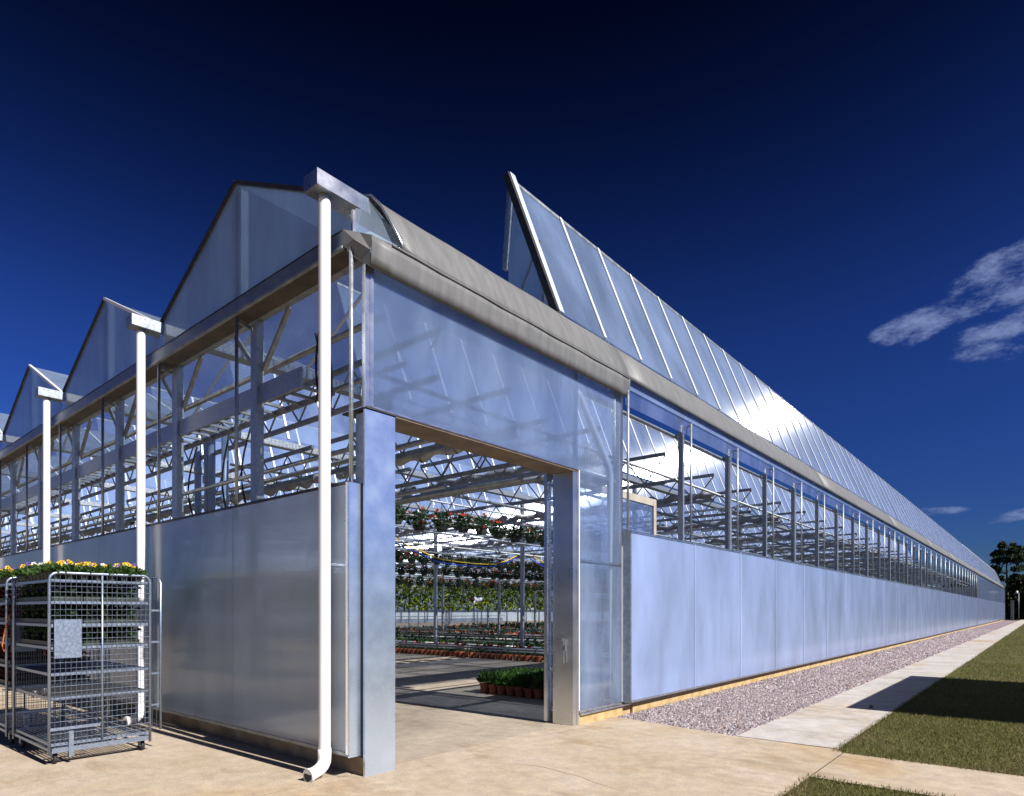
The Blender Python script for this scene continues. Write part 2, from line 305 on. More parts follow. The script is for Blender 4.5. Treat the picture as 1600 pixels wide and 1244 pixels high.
# ------------------------------------------------------------------ mesh helpers
class MB:
    def __init__(s): s.v = []; s.f = []
    def add(s, vs, fs):
        o = len(s.v); s.v += [tuple(p) for p in vs]; s.f += [tuple(i + o for i in f) for f in fs]; return s
    def box(s, x0, x1, y0, y1, z0, z1):
        return s.add([(x0, y0, z0), (x1, y0, z0), (x1, y1, z0), (x0, y1, z0), (x0, y0, z1), (x1, y0, z1), (x1, y1, z1), (x0, y1, z1)],
                     [(0, 3, 2, 1), (4, 5, 6, 7), (0, 1, 5, 4), (1, 2, 6, 5), (2, 3, 7, 6), (3, 0, 4, 7)])
    def tube(s, pts, r, n=8, cap=True):
        pts = [Vector(p) for p in pts]; rings = []
        up = None
        for i, p in enumerate(pts):
            a = pts[max(0, i - 1)]; b = pts[min(len(pts) - 1, i + 1)]
            d = (b - a).normalized()
            if up is None: up = Vector((0, 0, 1)) if abs(d.z) < 0.9 else Vector((1, 0, 0))
            e1 = d.cross(up).normalized(); e2 = d.cross(e1).normalized(); up = -e2 if False else up
            rr = r[i] if isinstance(r, (list, tuple)) else r
            rings.append([p + e1 * (rr * math.cos(2 * math.pi * k / n)) + e2 * (rr * math.sin(2 * math.pi * k / n)) for k in range(n)])
        vs = [p for q in rings for p in q]; fs = []
        for i in range(len(rings) - 1):
            for k in range(n):
                k2 = (k + 1) % n
                fs.append((i * n + k, i * n + k2, (i + 1) * n + k2, (i + 1) * n + k))
        if cap: fs += [tuple(range(n))[::-1], tuple(range((len(rings) - 1) * n, len(rings) * n))]
        return s.add(vs, fs)
    def bar(s, a, b, w, h):
        """rectangular bar from a to b, w across and h high"""
        a = Vector(a); b = Vector(b); d = (b - a).normalized()
        up = Vector((0, 0, 1)) if abs(d.z) < 0.95 else Vector((0, 1, 0))
        e1 = d.cross(up).normalized() * (w / 2); e2 = e1.cross(d).normalized() * (h / 2)
        vs = [a - e1 - e2, a + e1 - e2, a + e1 + e2, a - e1 + e2, b - e1 - e2, b + e1 - e2, b + e1 + e2, b - e1 + e2]
        return s.add(vs, [(0, 1, 2, 3), (7, 6, 5, 4), (0, 4, 5, 1), (1, 5, 6, 2), (2, 6, 7, 3), (3, 7, 4, 0)])
    def prism(s, pts, vec):
        n = len(pts); vec = Vector(vec); a = [Vector(p) for p in pts]; b = [p + vec for p in a]
        return s.add(a + b, [tuple(range(n))[::-1], tuple(range(n, 2 * n))] + [(i, (i + 1) % n, (i + 1) % n + n, i + n) for i in range(n)])
    def mesh(s, name, m, smooth=False):
        me = bpy.data.meshes.new(name); me.from_pydata(s.v, [], s.f); me.materials.append(m)
        if smooth: me.polygons.foreach_set('use_smooth', [len(p.vertices) == 4 for p in me.polygons])
        me.update(); return me
    def build(s, name, m, parent=None, smooth=False):
        return link(name, s.mesh(name, m, smooth), parent)
def link(name, me, parent=None, loc=None, rot=None):
    o = bpy.data.objects.new(name, me); COL.objects.link(o)
    if parent: o.parent = parent
    if loc: o.location = loc
    if rot: o.rotation_euler = rot
    return o
def tag(o, label=None, cat=None, group=None, kind=None):
    if label: o['label'] = label
    if cat: o['category'] = cat
    if group: o['group'] = group
    if kind: o['kind'] = kind
    return o
def thing(name, label, cat, loc=(0, 0, 0), rz=0, group=None):
    o = bpy.data.objects.new(name, None); COL.objects.link(o); o.empty_display_size = 0.2
    o.location = loc; o.rotation_euler = (0, 0, rz)
    return tag(o, label, cat, group)
def dup(o, parent=None, loc=None, rz=None, label=None, group=None, scale=None):
    kids = list(o.children)
    c = o.copy(); COL.objects.link(c)
    if parent: c.parent = parent
    if loc: c.location = loc
    if rz is not None: c.rotation_euler = (0, 0, rz)
    if scale: c.scale = (scale,) * 3 if not isinstance(scale, tuple) else scale
    if label: c['label'] = label
    if group: c['group'] = group
    for k in kids: dup(k, c)
    return c
def np_mesh(name, V, Fc, m):
    """V (n,3) float, Fc (m,k) int: all faces of k corners"""
    me = bpy.data.meshes.new(name); k = Fc.shape[1]
    me.vertices.add(len(V)); me.vertices.foreach_set('co', V.astype(np.float32).ravel())
    me.loops.add(Fc.size); me.loops.foreach_set('vertex_index', Fc.astype(np.int32).ravel())
    me.polygons.add(len(Fc)); me.polygons.foreach_set('loop_start', np.arange(0, Fc.size, k, dtype=np.int32))
    me.materials.append(m); me.update(calc_edges=True); return me
def leaves(P, size, name, m, tilt=1.0, asp=0.45, dirs=None, var=0.4):
    """one bent four-corner leaf per point"""
    n = len(P)
    d = npr.normal(size=(n, 3)) if dirs is None else dirs + npr.normal(size=(n, 3)) * 0.35 * tilt
    d /= np.linalg.norm(d, axis=1)[:, None] + 1e-9
    r = npr.normal(size=(n, 3)); w = np.cross(d, r); w /= np.linalg.norm(w, axis=1)[:, None] + 1e-9
    nn = np.cross(d, w)
    L = size * (1 + var * (npr.random(n) - 0.5) * 2)[:, None]
    a = P; b = P + d * L * 0.5 + w * L * asp * 0.5 + nn * L * 0.06; c = P + d * L - nn * L * 0.1; e = P + d * L * 0.5 - w * L * asp * 0.5 + nn * L * 0.06
    V = np.stack([a, b, c, e], 1).reshape(-1, 3)
    return np_mesh(name, V, np.arange(4 * n).reshape(n, 4), m)
def ell(n, rx, ry, rz, shell=0.45, top=False):
    p = npr.normal(size=(n, 3)); p /= np.linalg.norm(p, axis=1)[:, None]
    p *= (shell + (1 - shell) * npr.random(n) ** 0.6)[:, None]
    if top: p[:, 2] = np.abs(p[:, 2])
    return p * np.array([rx, ry, rz])

# ------------------------------------------------------------------ the ground
def sheet(name, x0, x1, y0, y1, z, m, thick=0.05):
    o = MB().box(x0, x1, y0, y1, z - thick, z).build(name, m); return tag(o, kind='structure')
tag(MB().add([(-900, -900, -.06), (900, -900, -.06), (900, 900, -.06), (-900, 900, -.06)], [(0, 1, 2, 3)]).build('ground', FIELD), kind='structure')
L1, L2 = 68.6, 122.0
NB = 13; BAY = 4.38; VX = [-.31 - BAY * k for k in range(NB + 1)]; XL = VX[-1]
apron = tag(bpy.data.objects.new('apron', None), kind='structure'); COL.objects.link(apron)
MB().prism([(-.182, -16, 0), (3.15, -16, 0), (3.15, 3.96, 0), (3.06, 4.10, 0), (1.92, 4.11, 0), (.05, 4.42, 0), (-.182, 4.44, 0)], (0, 0, -.05)).build('concrete_slab', CONC, apron)
MB().box(-9.0, -.208, -16, .02, -.05, 0).build('concrete_slab', CONC, apron)
MB().box(-30, -9.015, -16, .02, -.05, 0).build('concrete_slab', CONC, apron)
JOINT = principled('dark_joint_filler', (0.05, 0.04, 0.03), (0.10, 0.08, 0.06), 20, 0.95)
MB().box(-.21, -.18, -16, 4.4, -.05, -.006).build('joint_filler', JOINT, apron)
MB().box(3.145, 3.172, 2.66, 3.95, -.05, -.006).build('joint_filler', JOINT, apron)
def crack(pts, w):
    b = MB(); n = len(pts)
    for i, p in enumerate(pts):
        a = Vector(pts[max(0, i - 1)]); c = Vector(pts[min(n - 1, i + 1)]); d = (c - a).normalized(); ww = w * (.3 + .7 * math.sin(math.pi * (i + .5) / n))
        b.v += [(p[0] - d.y * ww, p[1] + d.x * ww, .0025), (p[0] + d.y * ww, p[1] - d.x * ww, .0025)]
    b.f = [(2 * i, 2 * i + 1, 2 * i + 3, 2 * i + 2) for i in range(n - 1)]
    b.build('crack', JOINT, apron)
def wander(x, y, a, n, st):
    out = [(x, y)]
    for i in range(n):
        a += rnd.uniform(-.45, .45); x += math.cos(a) * st; y += math.sin(a) * st; out.append((x, y))
    return out
crack(wander(.02, -.03, -2.3, 10, .09), .003)
crack(wander(.6, 4.0, -1.3, 26, .11), .0028)
crack(wander(2.2, 1.1, 2.9, 18, .11), .0025)
walk = tag(bpy.data.objects.new('cross_walk', None), kind='structure'); COL.objects.link(walk)
MB().box(3.17, 9.0, 2.66, 3.95, -.05, 0).build('concrete_slab', CONC, walk)
MB().box(9.015, 30, 2.66, 3.95, -.05, 0).build('concrete_slab', CONC, walk)
path = tag(bpy.data.objects.new('path', None), kind='structure'); COL.objects.link(path)
y = 4.125; sl = None
while y < 150:
    b = min(y + 3.05, 150)
    MB().box(1.92, 3.06, y, b - .012, -.05, 0.002).build('paving_slab', PATHC, path); y = b
sheet('greenhouse_floor', XL, -.208, .02, L2, 0.0, FLOORC)
sheet('lawn', 3.06, 40, 3.95, 150, -.012, LAWN, .03)
sheet('front_lawn', 3.15, 40, -16, 2.66, -.012, LAWN, .03)
sheet('gravel_strip', 0.02, 1.92, 4.1, L2, -.012, GRAVB, .03)
# loose stones of the gravel strip
def stones():
    P = []; Sz = []
    for (y0, y1, dens, s) in ((4.05, 9, 1500, .019), (9, 17, 800, .025), (17, 34, 330, .034), (34, 60, 120, .045)):
        n = int((y1 - y0) * 1.9 * dens)
        x = npr.uniform(.06, 1.93, n); yy = npr.uniform(y0, y1, n)
        if y0 < 5:
            k = yy > 4.44 - (x - .05) * .175 + npr.normal(0, .025, n); x = x[k]; yy = yy[k]
        n = len(x)
        P.append(np.stack([x, yy, np.full(n, -.010) + npr.random(n) * .008], 1)); Sz.append(s * npr.uniform(.45, 1.6, n))
    P = np.concatenate(P); Sz = np.concatenate(Sz); n = len(P)
    base = np.array([[1, 0, 0], [-.5, .87, 0], [-.5, -.87, 0], [.35, .3, .75], [-.4, .1, .7]], float)
    V = base[None] * npr.uniform(.7, 1.25, (n, 5, 3)); a = npr.uniform(0, 6.28, n); c, s_ = np.cos(a), np.sin(a)
    X = V[..., 0] * c[:, None] - V[..., 1] * s_[:, None]; Y = V[..., 0] * s_[:, None] + V[..., 1] * c[:, None]
    V = np.stack([X, Y, V[..., 2]], -1) * Sz[:, None, None] + P[:, None]
    tri = np.array([[0, 1, 3], [1, 2, 4], [2, 0, 3], [1, 4, 3], [2, 3, 4]])
    Fc = (tri[None] + (np.arange(n) * 5)[:, None, None]).reshape(-1, 3)
    tag(link('gravel', np_mesh('gravel', V.reshape(-1, 3), Fc, STONE)), 'purple grey loose gravel strip along the ochre kerb', None, None, 'stuff')
stones()
def grass():
    P = []; H = []
    for (x0, x1, y0, y1, dens, h) in ((3.04, 4.9, 3.93, 9, 3600, .03), (3.04, 5.2, 9, 20, 900, .04), (3.04, 5.4, 20, 45, 260, .05), (3.04, 5.0, 45, 110, 60, .07), (3.12, 6.5, 1.2, 2.68, 3600, .03), (3.03, 3.12, 3.95, 14, 2000, .036), (3.125, 3.22, 1.2, 2.7, 2200, .038), (3.2, 5.2, 3.90, 4.02, 2200, .04), (3.2, 6.0, 2.60, 2.72, 2400, .04)):
        n = int((x1 - x0) * (y1 - y0) * dens)
        P.append(np.stack([npr.uniform(x0, x1, n), npr.uniform(y0, y1, n), np.full(n, -.014)], 1)); H.append(npr.uniform(.5, 1.3, n) * h)
    P = np.concatenate(P); H = np.concatenate(H); n = len(P)
    a = npr.uniform(0, 6.28, n); w = np.stack([np.cos(a), np.sin(a), np.zeros(n)], 1) * (H * .10 + .0012)[:, None]
    tip = P + np.stack([npr.normal(0, .4, n) * H, npr.normal(0, .4, n) * H, H], 1)
    V = np.stack([P - w, P + w, tip], 1)
    q = np.sin(P[:, 0] * 3.1 + np.sin(P[:, 1] * 2.3) * 1.7) + np.sin(P[:, 1] * 1.9 + P[:, 0] * 1.3) + npr.normal(0, .7, n) + np.where(np.abs(P[:, 1] - 3.95) < .12, 1.2, 0)
    dry = V[q > 1.25].reshape(-1, 3); V = V[q <= 1.25].reshape(-1, 3); n = len(V) // 3
    tag(link('dry_grass', np_mesh('dry_grass', dry, np.arange(len(dry)).reshape(-1, 3), DRYG)), 'patches of dry straw coloured grass in the lawn', None, None, 'stuff')
    tag(link('grass', np_mesh('grass', V, np.arange(3 * n).reshape(n, 3), GRASS)), 'short mown grass on both sides of the concrete walk', None, None, 'stuff')
grass()

# ------------------------------------------------------------------ the greenhouse
GH = thing('greenhouse', 'long steel and polycarbonate greenhouse with opened roof vents and a tall doorway', 'greenhouse')
PY = [.3 + 2.2 * k for k in range(56)]                 # posts along the long side
ZP0, ZP1 = .21, 2.70                                   # lower wall panels

# kerbs
y = 4.9
for k in range(12):
    b = min(y + 10, L2); MB().box(-.12, .05, y, b - .008, -.02, .15).build('kerb_block', KERB, GH); y = b
MB().box(-.2, .012, 3.505, 4.885, -.02, .125).build('kerb_block', KERB, GH)
x = -.031
for k in range(17):
    b = max(x - 2.19, XL); MB().box(b + .01, x, 0.0, .2, -.02, .17).build('kerb_block', KERBG, GH); x = b
    if x <= XL + .1: break
# aluminium flashing on top of the door side kerb
MB().box(-.05, .045, 3.52, 4.88, .127, .15).build('sill_flashing', ALU, GH)

# lower wall panels, long side: one object per sheet with its trim
wp = None
y = 4.68
edges = [4.68] + [p for p in PY if 6 < p < L2] + [L2]
def wall_panel(y0, y1, z0, z1, x, m, trim=True, name='wall_panel'):
    o = MB().box(x - .016, x, y0 + .004, y1 - .004, z0, z1).build(name, m, GH)
    if trim:
        MB().box(x - .02, x + .006, y0 + .004, y1 - .004, z1 + .002, z1 + .032).build('top_trim', ALU, o)
        MB().box(x - .02, x + .008, y0 + .004, y1 - .004, z0 - .028, z0 - .002).build('bottom_trim', ALU, o)
    return o
for a, b in zip(edges[:-1], edges[1:]):
    wall_panel(a, b, ZP0, ZP1, .15, POLYW, trim=a < 40)
for i, yy in enumerate(edges[1:-1]):
    if yy < 60: MB().box(.152, .158, yy - (.012 if i % 2 else .006), yy + (.012 if i % 2 else .006), ZP0 - .02, ZP1 + .02).build('seam_strip', SEAM, GH)
MB().box(.0, .149, 4.66, 4.676, ZP0 - .03, ZP1 + .04).build('panel_end_cap', GALV, GH)
MB().box(.0, .133, 4.68, L2, ZP0 - .05, ZP0 - .032).build('panel_bottom_plate', GALVD, GH)

# lower wall panels, front
fx = [-.07] + [-.1 - 2.19 * k for k in range(1, 17)]
for a, b in zip(fx[:-1], fx[1:]):
    o = MB().box(b + .001, a - .001, -.15, -.135, .235, 2.72).build('wall_panel', POLYF, GH)
    MB().box(b + .004, a - .004, -.158, -.13, 2.722, 2.748).build('top_trim', DARKTRIM, o)
    MB().box(b + .004, a - .004, -.158, -.13, .20, .233).build('bottom_trim', GALVD, o)
MB().box(-.105, -.07, -.162, -.15, .22, 2.735).build('panel_edge_trim', ALU, GH)
MB().box(-.086, -.068, -.149, .05, .19, 2.735).build('panel_end_cap', CLAD, GH)
MB().box(-.066, -.03, -.02, .07, .17, 2.74).build('brush_seal', RUBBER, GH)

# posts and columns
def post(x, y, w, d, z0, z1, m=GALV):
    o = MB()
    o.box(x - w / 2, x + w / 2, y - d / 2, y - d / 2 + .012, z0, z1)      # channel web and two flanges
    o.box(x - w / 2, x - w / 2 + .012, y - d / 2 + .012, y + d / 2, z0, z1)
    o.box(x + w / 2 - .012, x + w / 2, y - d / 2 + .012, y + d / 2, z0, z1)
    return o
for i, yy in enumerate(PY):
    if yy < 4: continue
    w = .15 if i % 2 == 0 else .09
    MB().box(-.14, -.06, yy - w / 2, yy + w / 2, .15, 5.3).build('post', GALV, GH)
    if yy < L1:
        p = MB().tube([(.1, yy - .03, ZP1 - .1), (.1, yy - .03, 4.82)], .02, 8).build('guide_pole', GALV, GH, True)
        MB().bar((.1, yy - .03, 4.80), (-.06, yy - .03, 4.74), .03, .03).build('pole_arm', GALV, p)
for k in range(0, 17):
    xx = -.1 - 2.19 * k
    if k: post(xx, .15, .14 if k % 2 else .16, .09, .17, 4.97).build('post', GALV, GH)
    p = MB().tube([(xx - .02, -.09, 2.6), (xx - .02, -.09, 4.93)], .021, 8).build('guide_pole', GALV, GH, True)
    MB().bar((xx - .02, -.09, 4.90), (xx - .02, .11, 4.86), .03, .035).build('pole_arm', GALVD, p)
    if k:
        MB().bar((xx + .02, .2, 4.35), (xx + .62, .2, 4.96), .045, .045).build('knee_brace', GALVD, GH)
        MB().bar((xx - .02, .2, 4.35), (xx - .62, .2, 4.96), .045, .045).build('knee_brace', GALVD, GH)

MB().box(XL, -.2, .105, .2, 4.966, 5.04).build('front_header', GALVD, GH)
# beam over the front opening: a face plate with a lip, and a soffit behind it
xb = -.2
for k in range(9):
    xe = max(xb - 4.38, XL)
    o = MB().box(xe + .004, xb, -.125, -.105, 4.97, 5.11).build('front_beam', BEAMF, GH)
    MB().box(xe + .004, xb, -.138, -.1, 4.945, 4.968).build('lower_lip', GALVD, o)
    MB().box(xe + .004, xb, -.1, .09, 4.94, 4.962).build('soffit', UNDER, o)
    MB().box(xe + .004, xb, -.13, .02, 5.112, 5.125).build('top_flashing', DARKTRIM, o)
    xb = xe
    if xb <= XL + .01: break

# gables, valley gutters, downpipes
for k in range(NB):
    v0, v1 = VX[k], VX[k + 1]; rx = (v0 + v1) / 2
    zr, zv, zb = 6.6, 5.56, 5.127
    pts = [(v0 - .06, 0, zb), (v0 - .06, 0, zv), (rx, 0, zr), (v1 + .06, 0, zv), (v1 + .06, 0, zb)]
    if k == 0: pts[0] = (-.24, 0, zb); pts[1] = (-.30, 0, zv)
    o = MB().prism(pts, (0, .014, 0)).build('gable_panel', POLYG, GH)
    MB().bar((v0 - .04, .0, zv + .02), (rx, .0, zr + .02), .05, .045).build('rake_trim', DARKTRIM if k == 0 else WHITEB, o)
    MB().bar((v1 + .06, .0, zv + .02), (rx, .0, zr + .02), .05, .045).build('rake_trim', DARKTRIM, o)
    MB().box(rx - .06, rx + .06, .03, .12, 4.95, zr - .06).build('king_post', GALV, o)
    MB().box(v1 + .062, v1 + .085, -.03, .02, zb, 5.41).build('valley_mullion', ALU, o)
    # roof skin of the fixed first section
    for sgn, xe in ((1, v0 - .1), (-1, v1 + .1)):
        for (a, b) in ((.03, 1.14), (1.16, 2.24), (2.26, 3.32)):
            rp = MB().prism([(xe, a, zv), (rx, a, zr), (rx, b, zr), (xe, b, zv)], (0, 0, .012)).build('roof_sheet', POLYR, GH)
            me = rp.data; uv = me.uv_layers.new(name='flute')
            for lp in me.loops:
                c = me.vertices[lp.vertex_index].co; uv.data[lp.index].uv = (abs(c.x - xe), c.y)
            MB().bar((xe, b + .01, zv + .02), (rx, b + .01, zr + .02), .04, .04).build('glazing_bar', WHITEB, rp)
for k in range(NB + 1):
    v = VX[k]
    g = MB()
    g.box(v - .11, v + .11, -.40, L2, 5.415, 5.43); g.box(v - .11, v - .098, -.40, L2, 5.431, 5.56); g.box(v + .098, v + .11, -.40, L2, 5.431, 5.56)
    g.box(v - .097, v + .097, -.40, -.388, 5.431, 5.56)
    g = g.build('gutter', ALU if k == 0 else GALV, GH)
    ribs = MB()
    if k in (1, 2, 3):
        for j in range(120): ribs.box(v + .1105, v + .118, .3 + j * .09, .345 + j * .09, 5.435, 5.55)
        ribs.build('gutter_rib', GALV, g)
    dp = MB().tube([(v, -.25, .16), (v, -.25, 5.37)], .056, 16, False).build('downpipe', PVC, GH, True)
    MB().tube([(v, -.25, 5.22), (v, -.25, 5.414)], .050, 16).build('outlet_collar', PVC, dp, True)
    el = [(v, -.25, .26)] + [(v + .02 * t, -.25 - .13 * (1 - math.cos(t * 1.35)), .18 - .115 * math.sin(t * 1.35)) for t in (0, .25, .5, .75, 1)] + [(v + .05, -.44, .055)]
    MB().tube(el, [.062, .062, .062, .061, .06, .058, .057], 16).build('elbow', PVC, dp, True)
    MB().tube([(v + .047, -.425, .057), (v + .052, -.46, .054)], .066, 16).build('elbow_rim', PVC, dp, True)
    MB().tube([(v + .052, -.4595, .054), (v + .0523, -.4615, .054)], .05, 16).build('outlet_shade_disc', RUBBER, dp)  # dark disc standing in for the shade inside the open pipe

# rolled eave cover along the long side, and the hood over the doorway section
def profile_strip(name, prof, y0, y1, m, thick=.012, ny=2, wob=0.0, skew=0.0):
    b = MB(); n = len(prof)
    for i in range(ny + 1):
        yy = y0 + (y1 - y0) * i / ny
        for j, (px, pz) in enumerate(prof):
            w = wob * math.sin(i * 1.7 + j) if 0 < j < n - 1 else 0
            cut = skew * j / (n - 1) if i == 0 else 0
            b.v.append((px + w, yy + cut, pz + w * .5))
    for i in range(ny):
        for j in range(n - 1):
            b.f.append((i * n + j, i * n + j + 1, (i + 1) * n + j + 1, (i + 1) * n + j))
    o = b.build(name, m, GH, True)
    md = o.modifiers.new('thickness', 'SOLIDIFY'); md.thickness = thick; md.offset = -1
    return o
ROLL = [(-.42, 5.60), (-.30, 5.605), (-.19, 5.575), (-.10, 5.475), (-.01, 5.32), (.06, 5.17), (.10, 5.06), (.105, 5.0)]
y = .12
for b in (4.7, 15.7, 26.7, 37.7, 48.7, L1, 80, 92, 104, L2):
    profile_strip('eave_cover', ROLL, y, b - .01, BEIGE, ny=12 if b < 16 else 6, wob=.004, skew=.25 if y < .2 else 0); y = b
MB().add([(-.215, .02, 5.385), (-.20, .13, 5.565), (-.02, .25, 5.30), (.085, .36, 5.05), (.02, .03, 5.09), (-.20, .02, 5.135)], [(0, 1, 2, 3, 4, 5)]).build('eave_end_sheet', POLYG, GH)
b_ = MB(); eb = [(p + .012, .11 + .25 * j / 7, q + .012) for j, (p, q) in enumerate(ROLL)][1:]
b_.tube(eb, .011, 8); b_.build('eave_end_bar', ALU, GH, True)
MB().box(-.235, -.205, -.01, .02, 5.13, 5.37).build('corner_upright', ALU, GH)
HOOD = [(.112, 5.0), (.110, 4.93), (.102, 4.82), (.085, 4.72)]
ho = profile_strip('hood', HOOD, -.03, 4.72, BEIGE, ny=16, wob=.004)
MB().tube([(.115, .2 + i * .32, 5.0 + .004 * math.sin(i * 2.1)) for i in range(15)], .012, 8).build('hood_seam', BEIGE, ho, True)
# folded corner of the hood, wrapped round from the front beam
MB().add([(-.195, -.127, 4.96), (-.195, -.127, 5.12), (-.03, -.06, 5.06), (.104, -.032, 5.0), (.10, -.036, 4.86), (.077, -.032, 4.72), (-.06, -.06, 4.84), (-.05, -.11, 4.98)],
         [(0, 1, 7), (1, 2, 7), (2, 3, 4, 7), (4, 5, 6, 7), (6, 0, 7)]).build('hood_corner', BEIGE, ho)
MB().add([(-.235, .0, 5.13), (-.03, -.06, 5.06), (.104, -.032, 5.0), (.104, .30, 5.02), (-.235, .30, 5.13)], [(0, 1, 2, 3, 4)]).build('hood_corner', BEIGE, ho)
# strip under the eave beyond the hood
y = 4.74
for b in [p for p in PY if p > 6 and p < L1] + [L1]:
    MB().box(.03, .042, y, b - .006, 4.885, 5.045).build('eave_strip', POLYS, GH)
    MB().box(.012, .02, y, b - .006, 4.64, 4.883).build('eave_valance', POLYD, GH); y = b
MB().box(.02, .05, 4.73, L1, 5.047, 5.062).build('eave_strip_rail', ALU, GH)
MB().tube([(-.22, 4.0, 4.66), (-.22, L1, 4.66)], .03, 8).build('side_rail', GALVD, GH, True)
MB().tube([(-.24, .4, 3.9), (-.24, L1, 3.9)], .024, 8).build('side_rail', GALVD, GH, True)

# opened roof vents: every bay's right half stands up on its gutter
VW = (-.83, 2.12)                                   # from hinge to top edge, in x and z
def vent_sheet(x0, z0, a, b, m=POLYR):
    o = MB().prism([(x0, a, z0), (x0 + VW[0], a, z0 + VW[1]), (x0 + VW[0], b, z0 + VW[1]), (x0, b, z0)], (.018 * .93, 0, .018 * .37))
    return o
def flute_uv(me, x0):
    uv = me.uv_layers.new(name='flute')
    co = np.empty(len(me.vertices) * 3, np.float32); me.vertices.foreach_get('co', co); co = co.reshape(-1, 3)
    vi = np.empty(len(me.loops), np.int32); me.loops.foreach_get('vertex_index', vi)
    u = np.stack([co[vi, 2] * 1.07, co[vi, 1]], 1).astype(np.float32); uv.data.foreach_set('uv', u.ravel())
hx, hz = -.225, 5.615
rv = link('roof_vent', None, GH); 
VY = [3.42 + 1.1 * i for i in range(60)]
ven = [v for v in VY if v < L1] + [L1]
rest = MB(); restb = MB()
for i, (a, b) in enumerate(zip(ven[:-1], ven[1:])):
    o = vent_sheet(hx, hz, a + .003, b - .003).build('roof_sheet', POLYR, rv); flute_uv(o.data, hx)
    if i: MB().bar((hx + .014, a, hz + .02), (hx + VW[0] + .016, a, hz + VW[1] + .02), .058, .045).build('glazing_bar', WHITEB, rv)
far = vent_sheet(hx, hz, L1 + .35, L2 - 1).build('roof_sheet', POLYR, rv); flute_uv(far.data, hx)
for i in range(48): restb.bar((hx + .014, L1 + 1.4 + i * 1.1, hz + .02), (hx + VW[0] + .016, L1 + 1.4 + i * 1.1, hz + VW[1] + .02), .058, .045)
tag(restb.build('glazing_bar', WHITEB, rv), kind='stuff')
MB().bar((hx + VW[0], 3.42, hz + VW[1] + .015), (hx + VW[0], L1, hz + VW[1] + .015), .05, .04).build('top_rail', GALVD, rv)
MB().bar((hx + VW[0], L1 + .35, hz + VW[1] + .015), (hx + VW[0], L2 - 1, hz + VW[1] + .015), .05, .04).build('top_rail', WHITEB, rv)
MB().bar((hx + .03, 3.36, hz - .03), (hx + VW[0] - .02, 3.36, hz + VW[1] + .11), .11, .07).build('end_rafter', SEAM, rv)
MB().bar((hx + .01, 3.275, hz - .03), (hx + VW[0] - .03, 3.275, hz + VW[1] + .08), .055, .10).build('end_rafter', DARKTRIM, rv)
tx = hx + VW[0]
MB().prism([(hx - .02, 3.44, hz), (tx, 3.44, hz + VW[1] - .02), (tx - .13, 3.44, hz + .95), (tx - .13, 3.44, hz)], (0, .012, 0)).build('end_gusset', POLYG, rv)
MB().prism([(tx - .06, 3.43, hz + VW[1] - .02), (tx - .16, 3.43, hz + .95), (tx - .16, L1, hz + .95), (tx - .06, L1, hz + VW[1] - .02)], (.014, 0, .002)).build('ridge_flap', POLYR, rv)
MB().bar((tx - .05, 3.40, hz + VW[1]), (tx - .16, 3.40, hz + .93), .05, .09).build('flap_rail', GALV, rv)
MB().bar((tx - .14, 3.45, hz + .1), (tx + .45, 3.45, hz + 1.15), .035, .035).build('strut', GALVD, rv)
MB().bar((tx + .52, 3.45, hz), (tx + .52, 3.45, hz + .75), .045, .045).build('strut', GALV, rv)
for j in range(1, 15):
    yy = .3 + 4.4 * j + .2
    if yy < L1:
        MB().bar((hx - .12, yy, hz + .0), (tx + .2, yy, hz + 1.5), .03, .03).build('strut', GALVD, rv)
# the other bays
vs = MB(); 
vs = vent_sheet(hx, hz, 3.42, L1); vme = vs.mesh('roof_sheet', POLYR); flute_uv(vme, hx)
bb = MB()
for i in range(1, 59): bb.bar((hx + .014, 3.42 + 1.1 * i, hz + .02), (hx + VW[0] + .016, 3.42 + 1.1 * i, hz + VW[1] + .02), .058, .045)
bme = bb.mesh('glazing_bar', WHITEB)
tme = MB().bar((hx + VW[0], 3.42, hz + VW[1] + .015), (hx + VW[0], L1, hz + VW[1] + .015), .05, .04).mesh('top_rail', GALVD)
for k in range(1, NB):
    r2 = link('roof_vent', None, GH, (-BAY * k, 0, 0))
    link('roof_sheet', vme, r2); tag(link('glazing_bar', bme, r2), kind='stuff'); link('top_rail', tme, r2)

# far section, closed: upper wall
for a, b in zip([L1] + [p for p in PY if p > L1 + 1], [p for p in PY if p > L1 + 1] + [L2]):
    MB().box(.0, .012, a + .01, b - .01, 2.75, 5.0).build('upper_wall_sheet', POLYS, GH)
MB().box(-.05, .17, L1 - .12, L1 + .05, .1, 5.0).build('section_post', GALVD, GH)
MB().box(-.1, .17, L2, L2 + .15, .0, 5.5).build('end_post', GALV, GH)
MB().box(XL, -.1, L2, L2 + .02, .0, 5.4).build('end_wall', POLYF, GH)
MB().box(XL - .02, XL, .2, L2, .0, 2.7).build('end_wall', POLYF, GH)

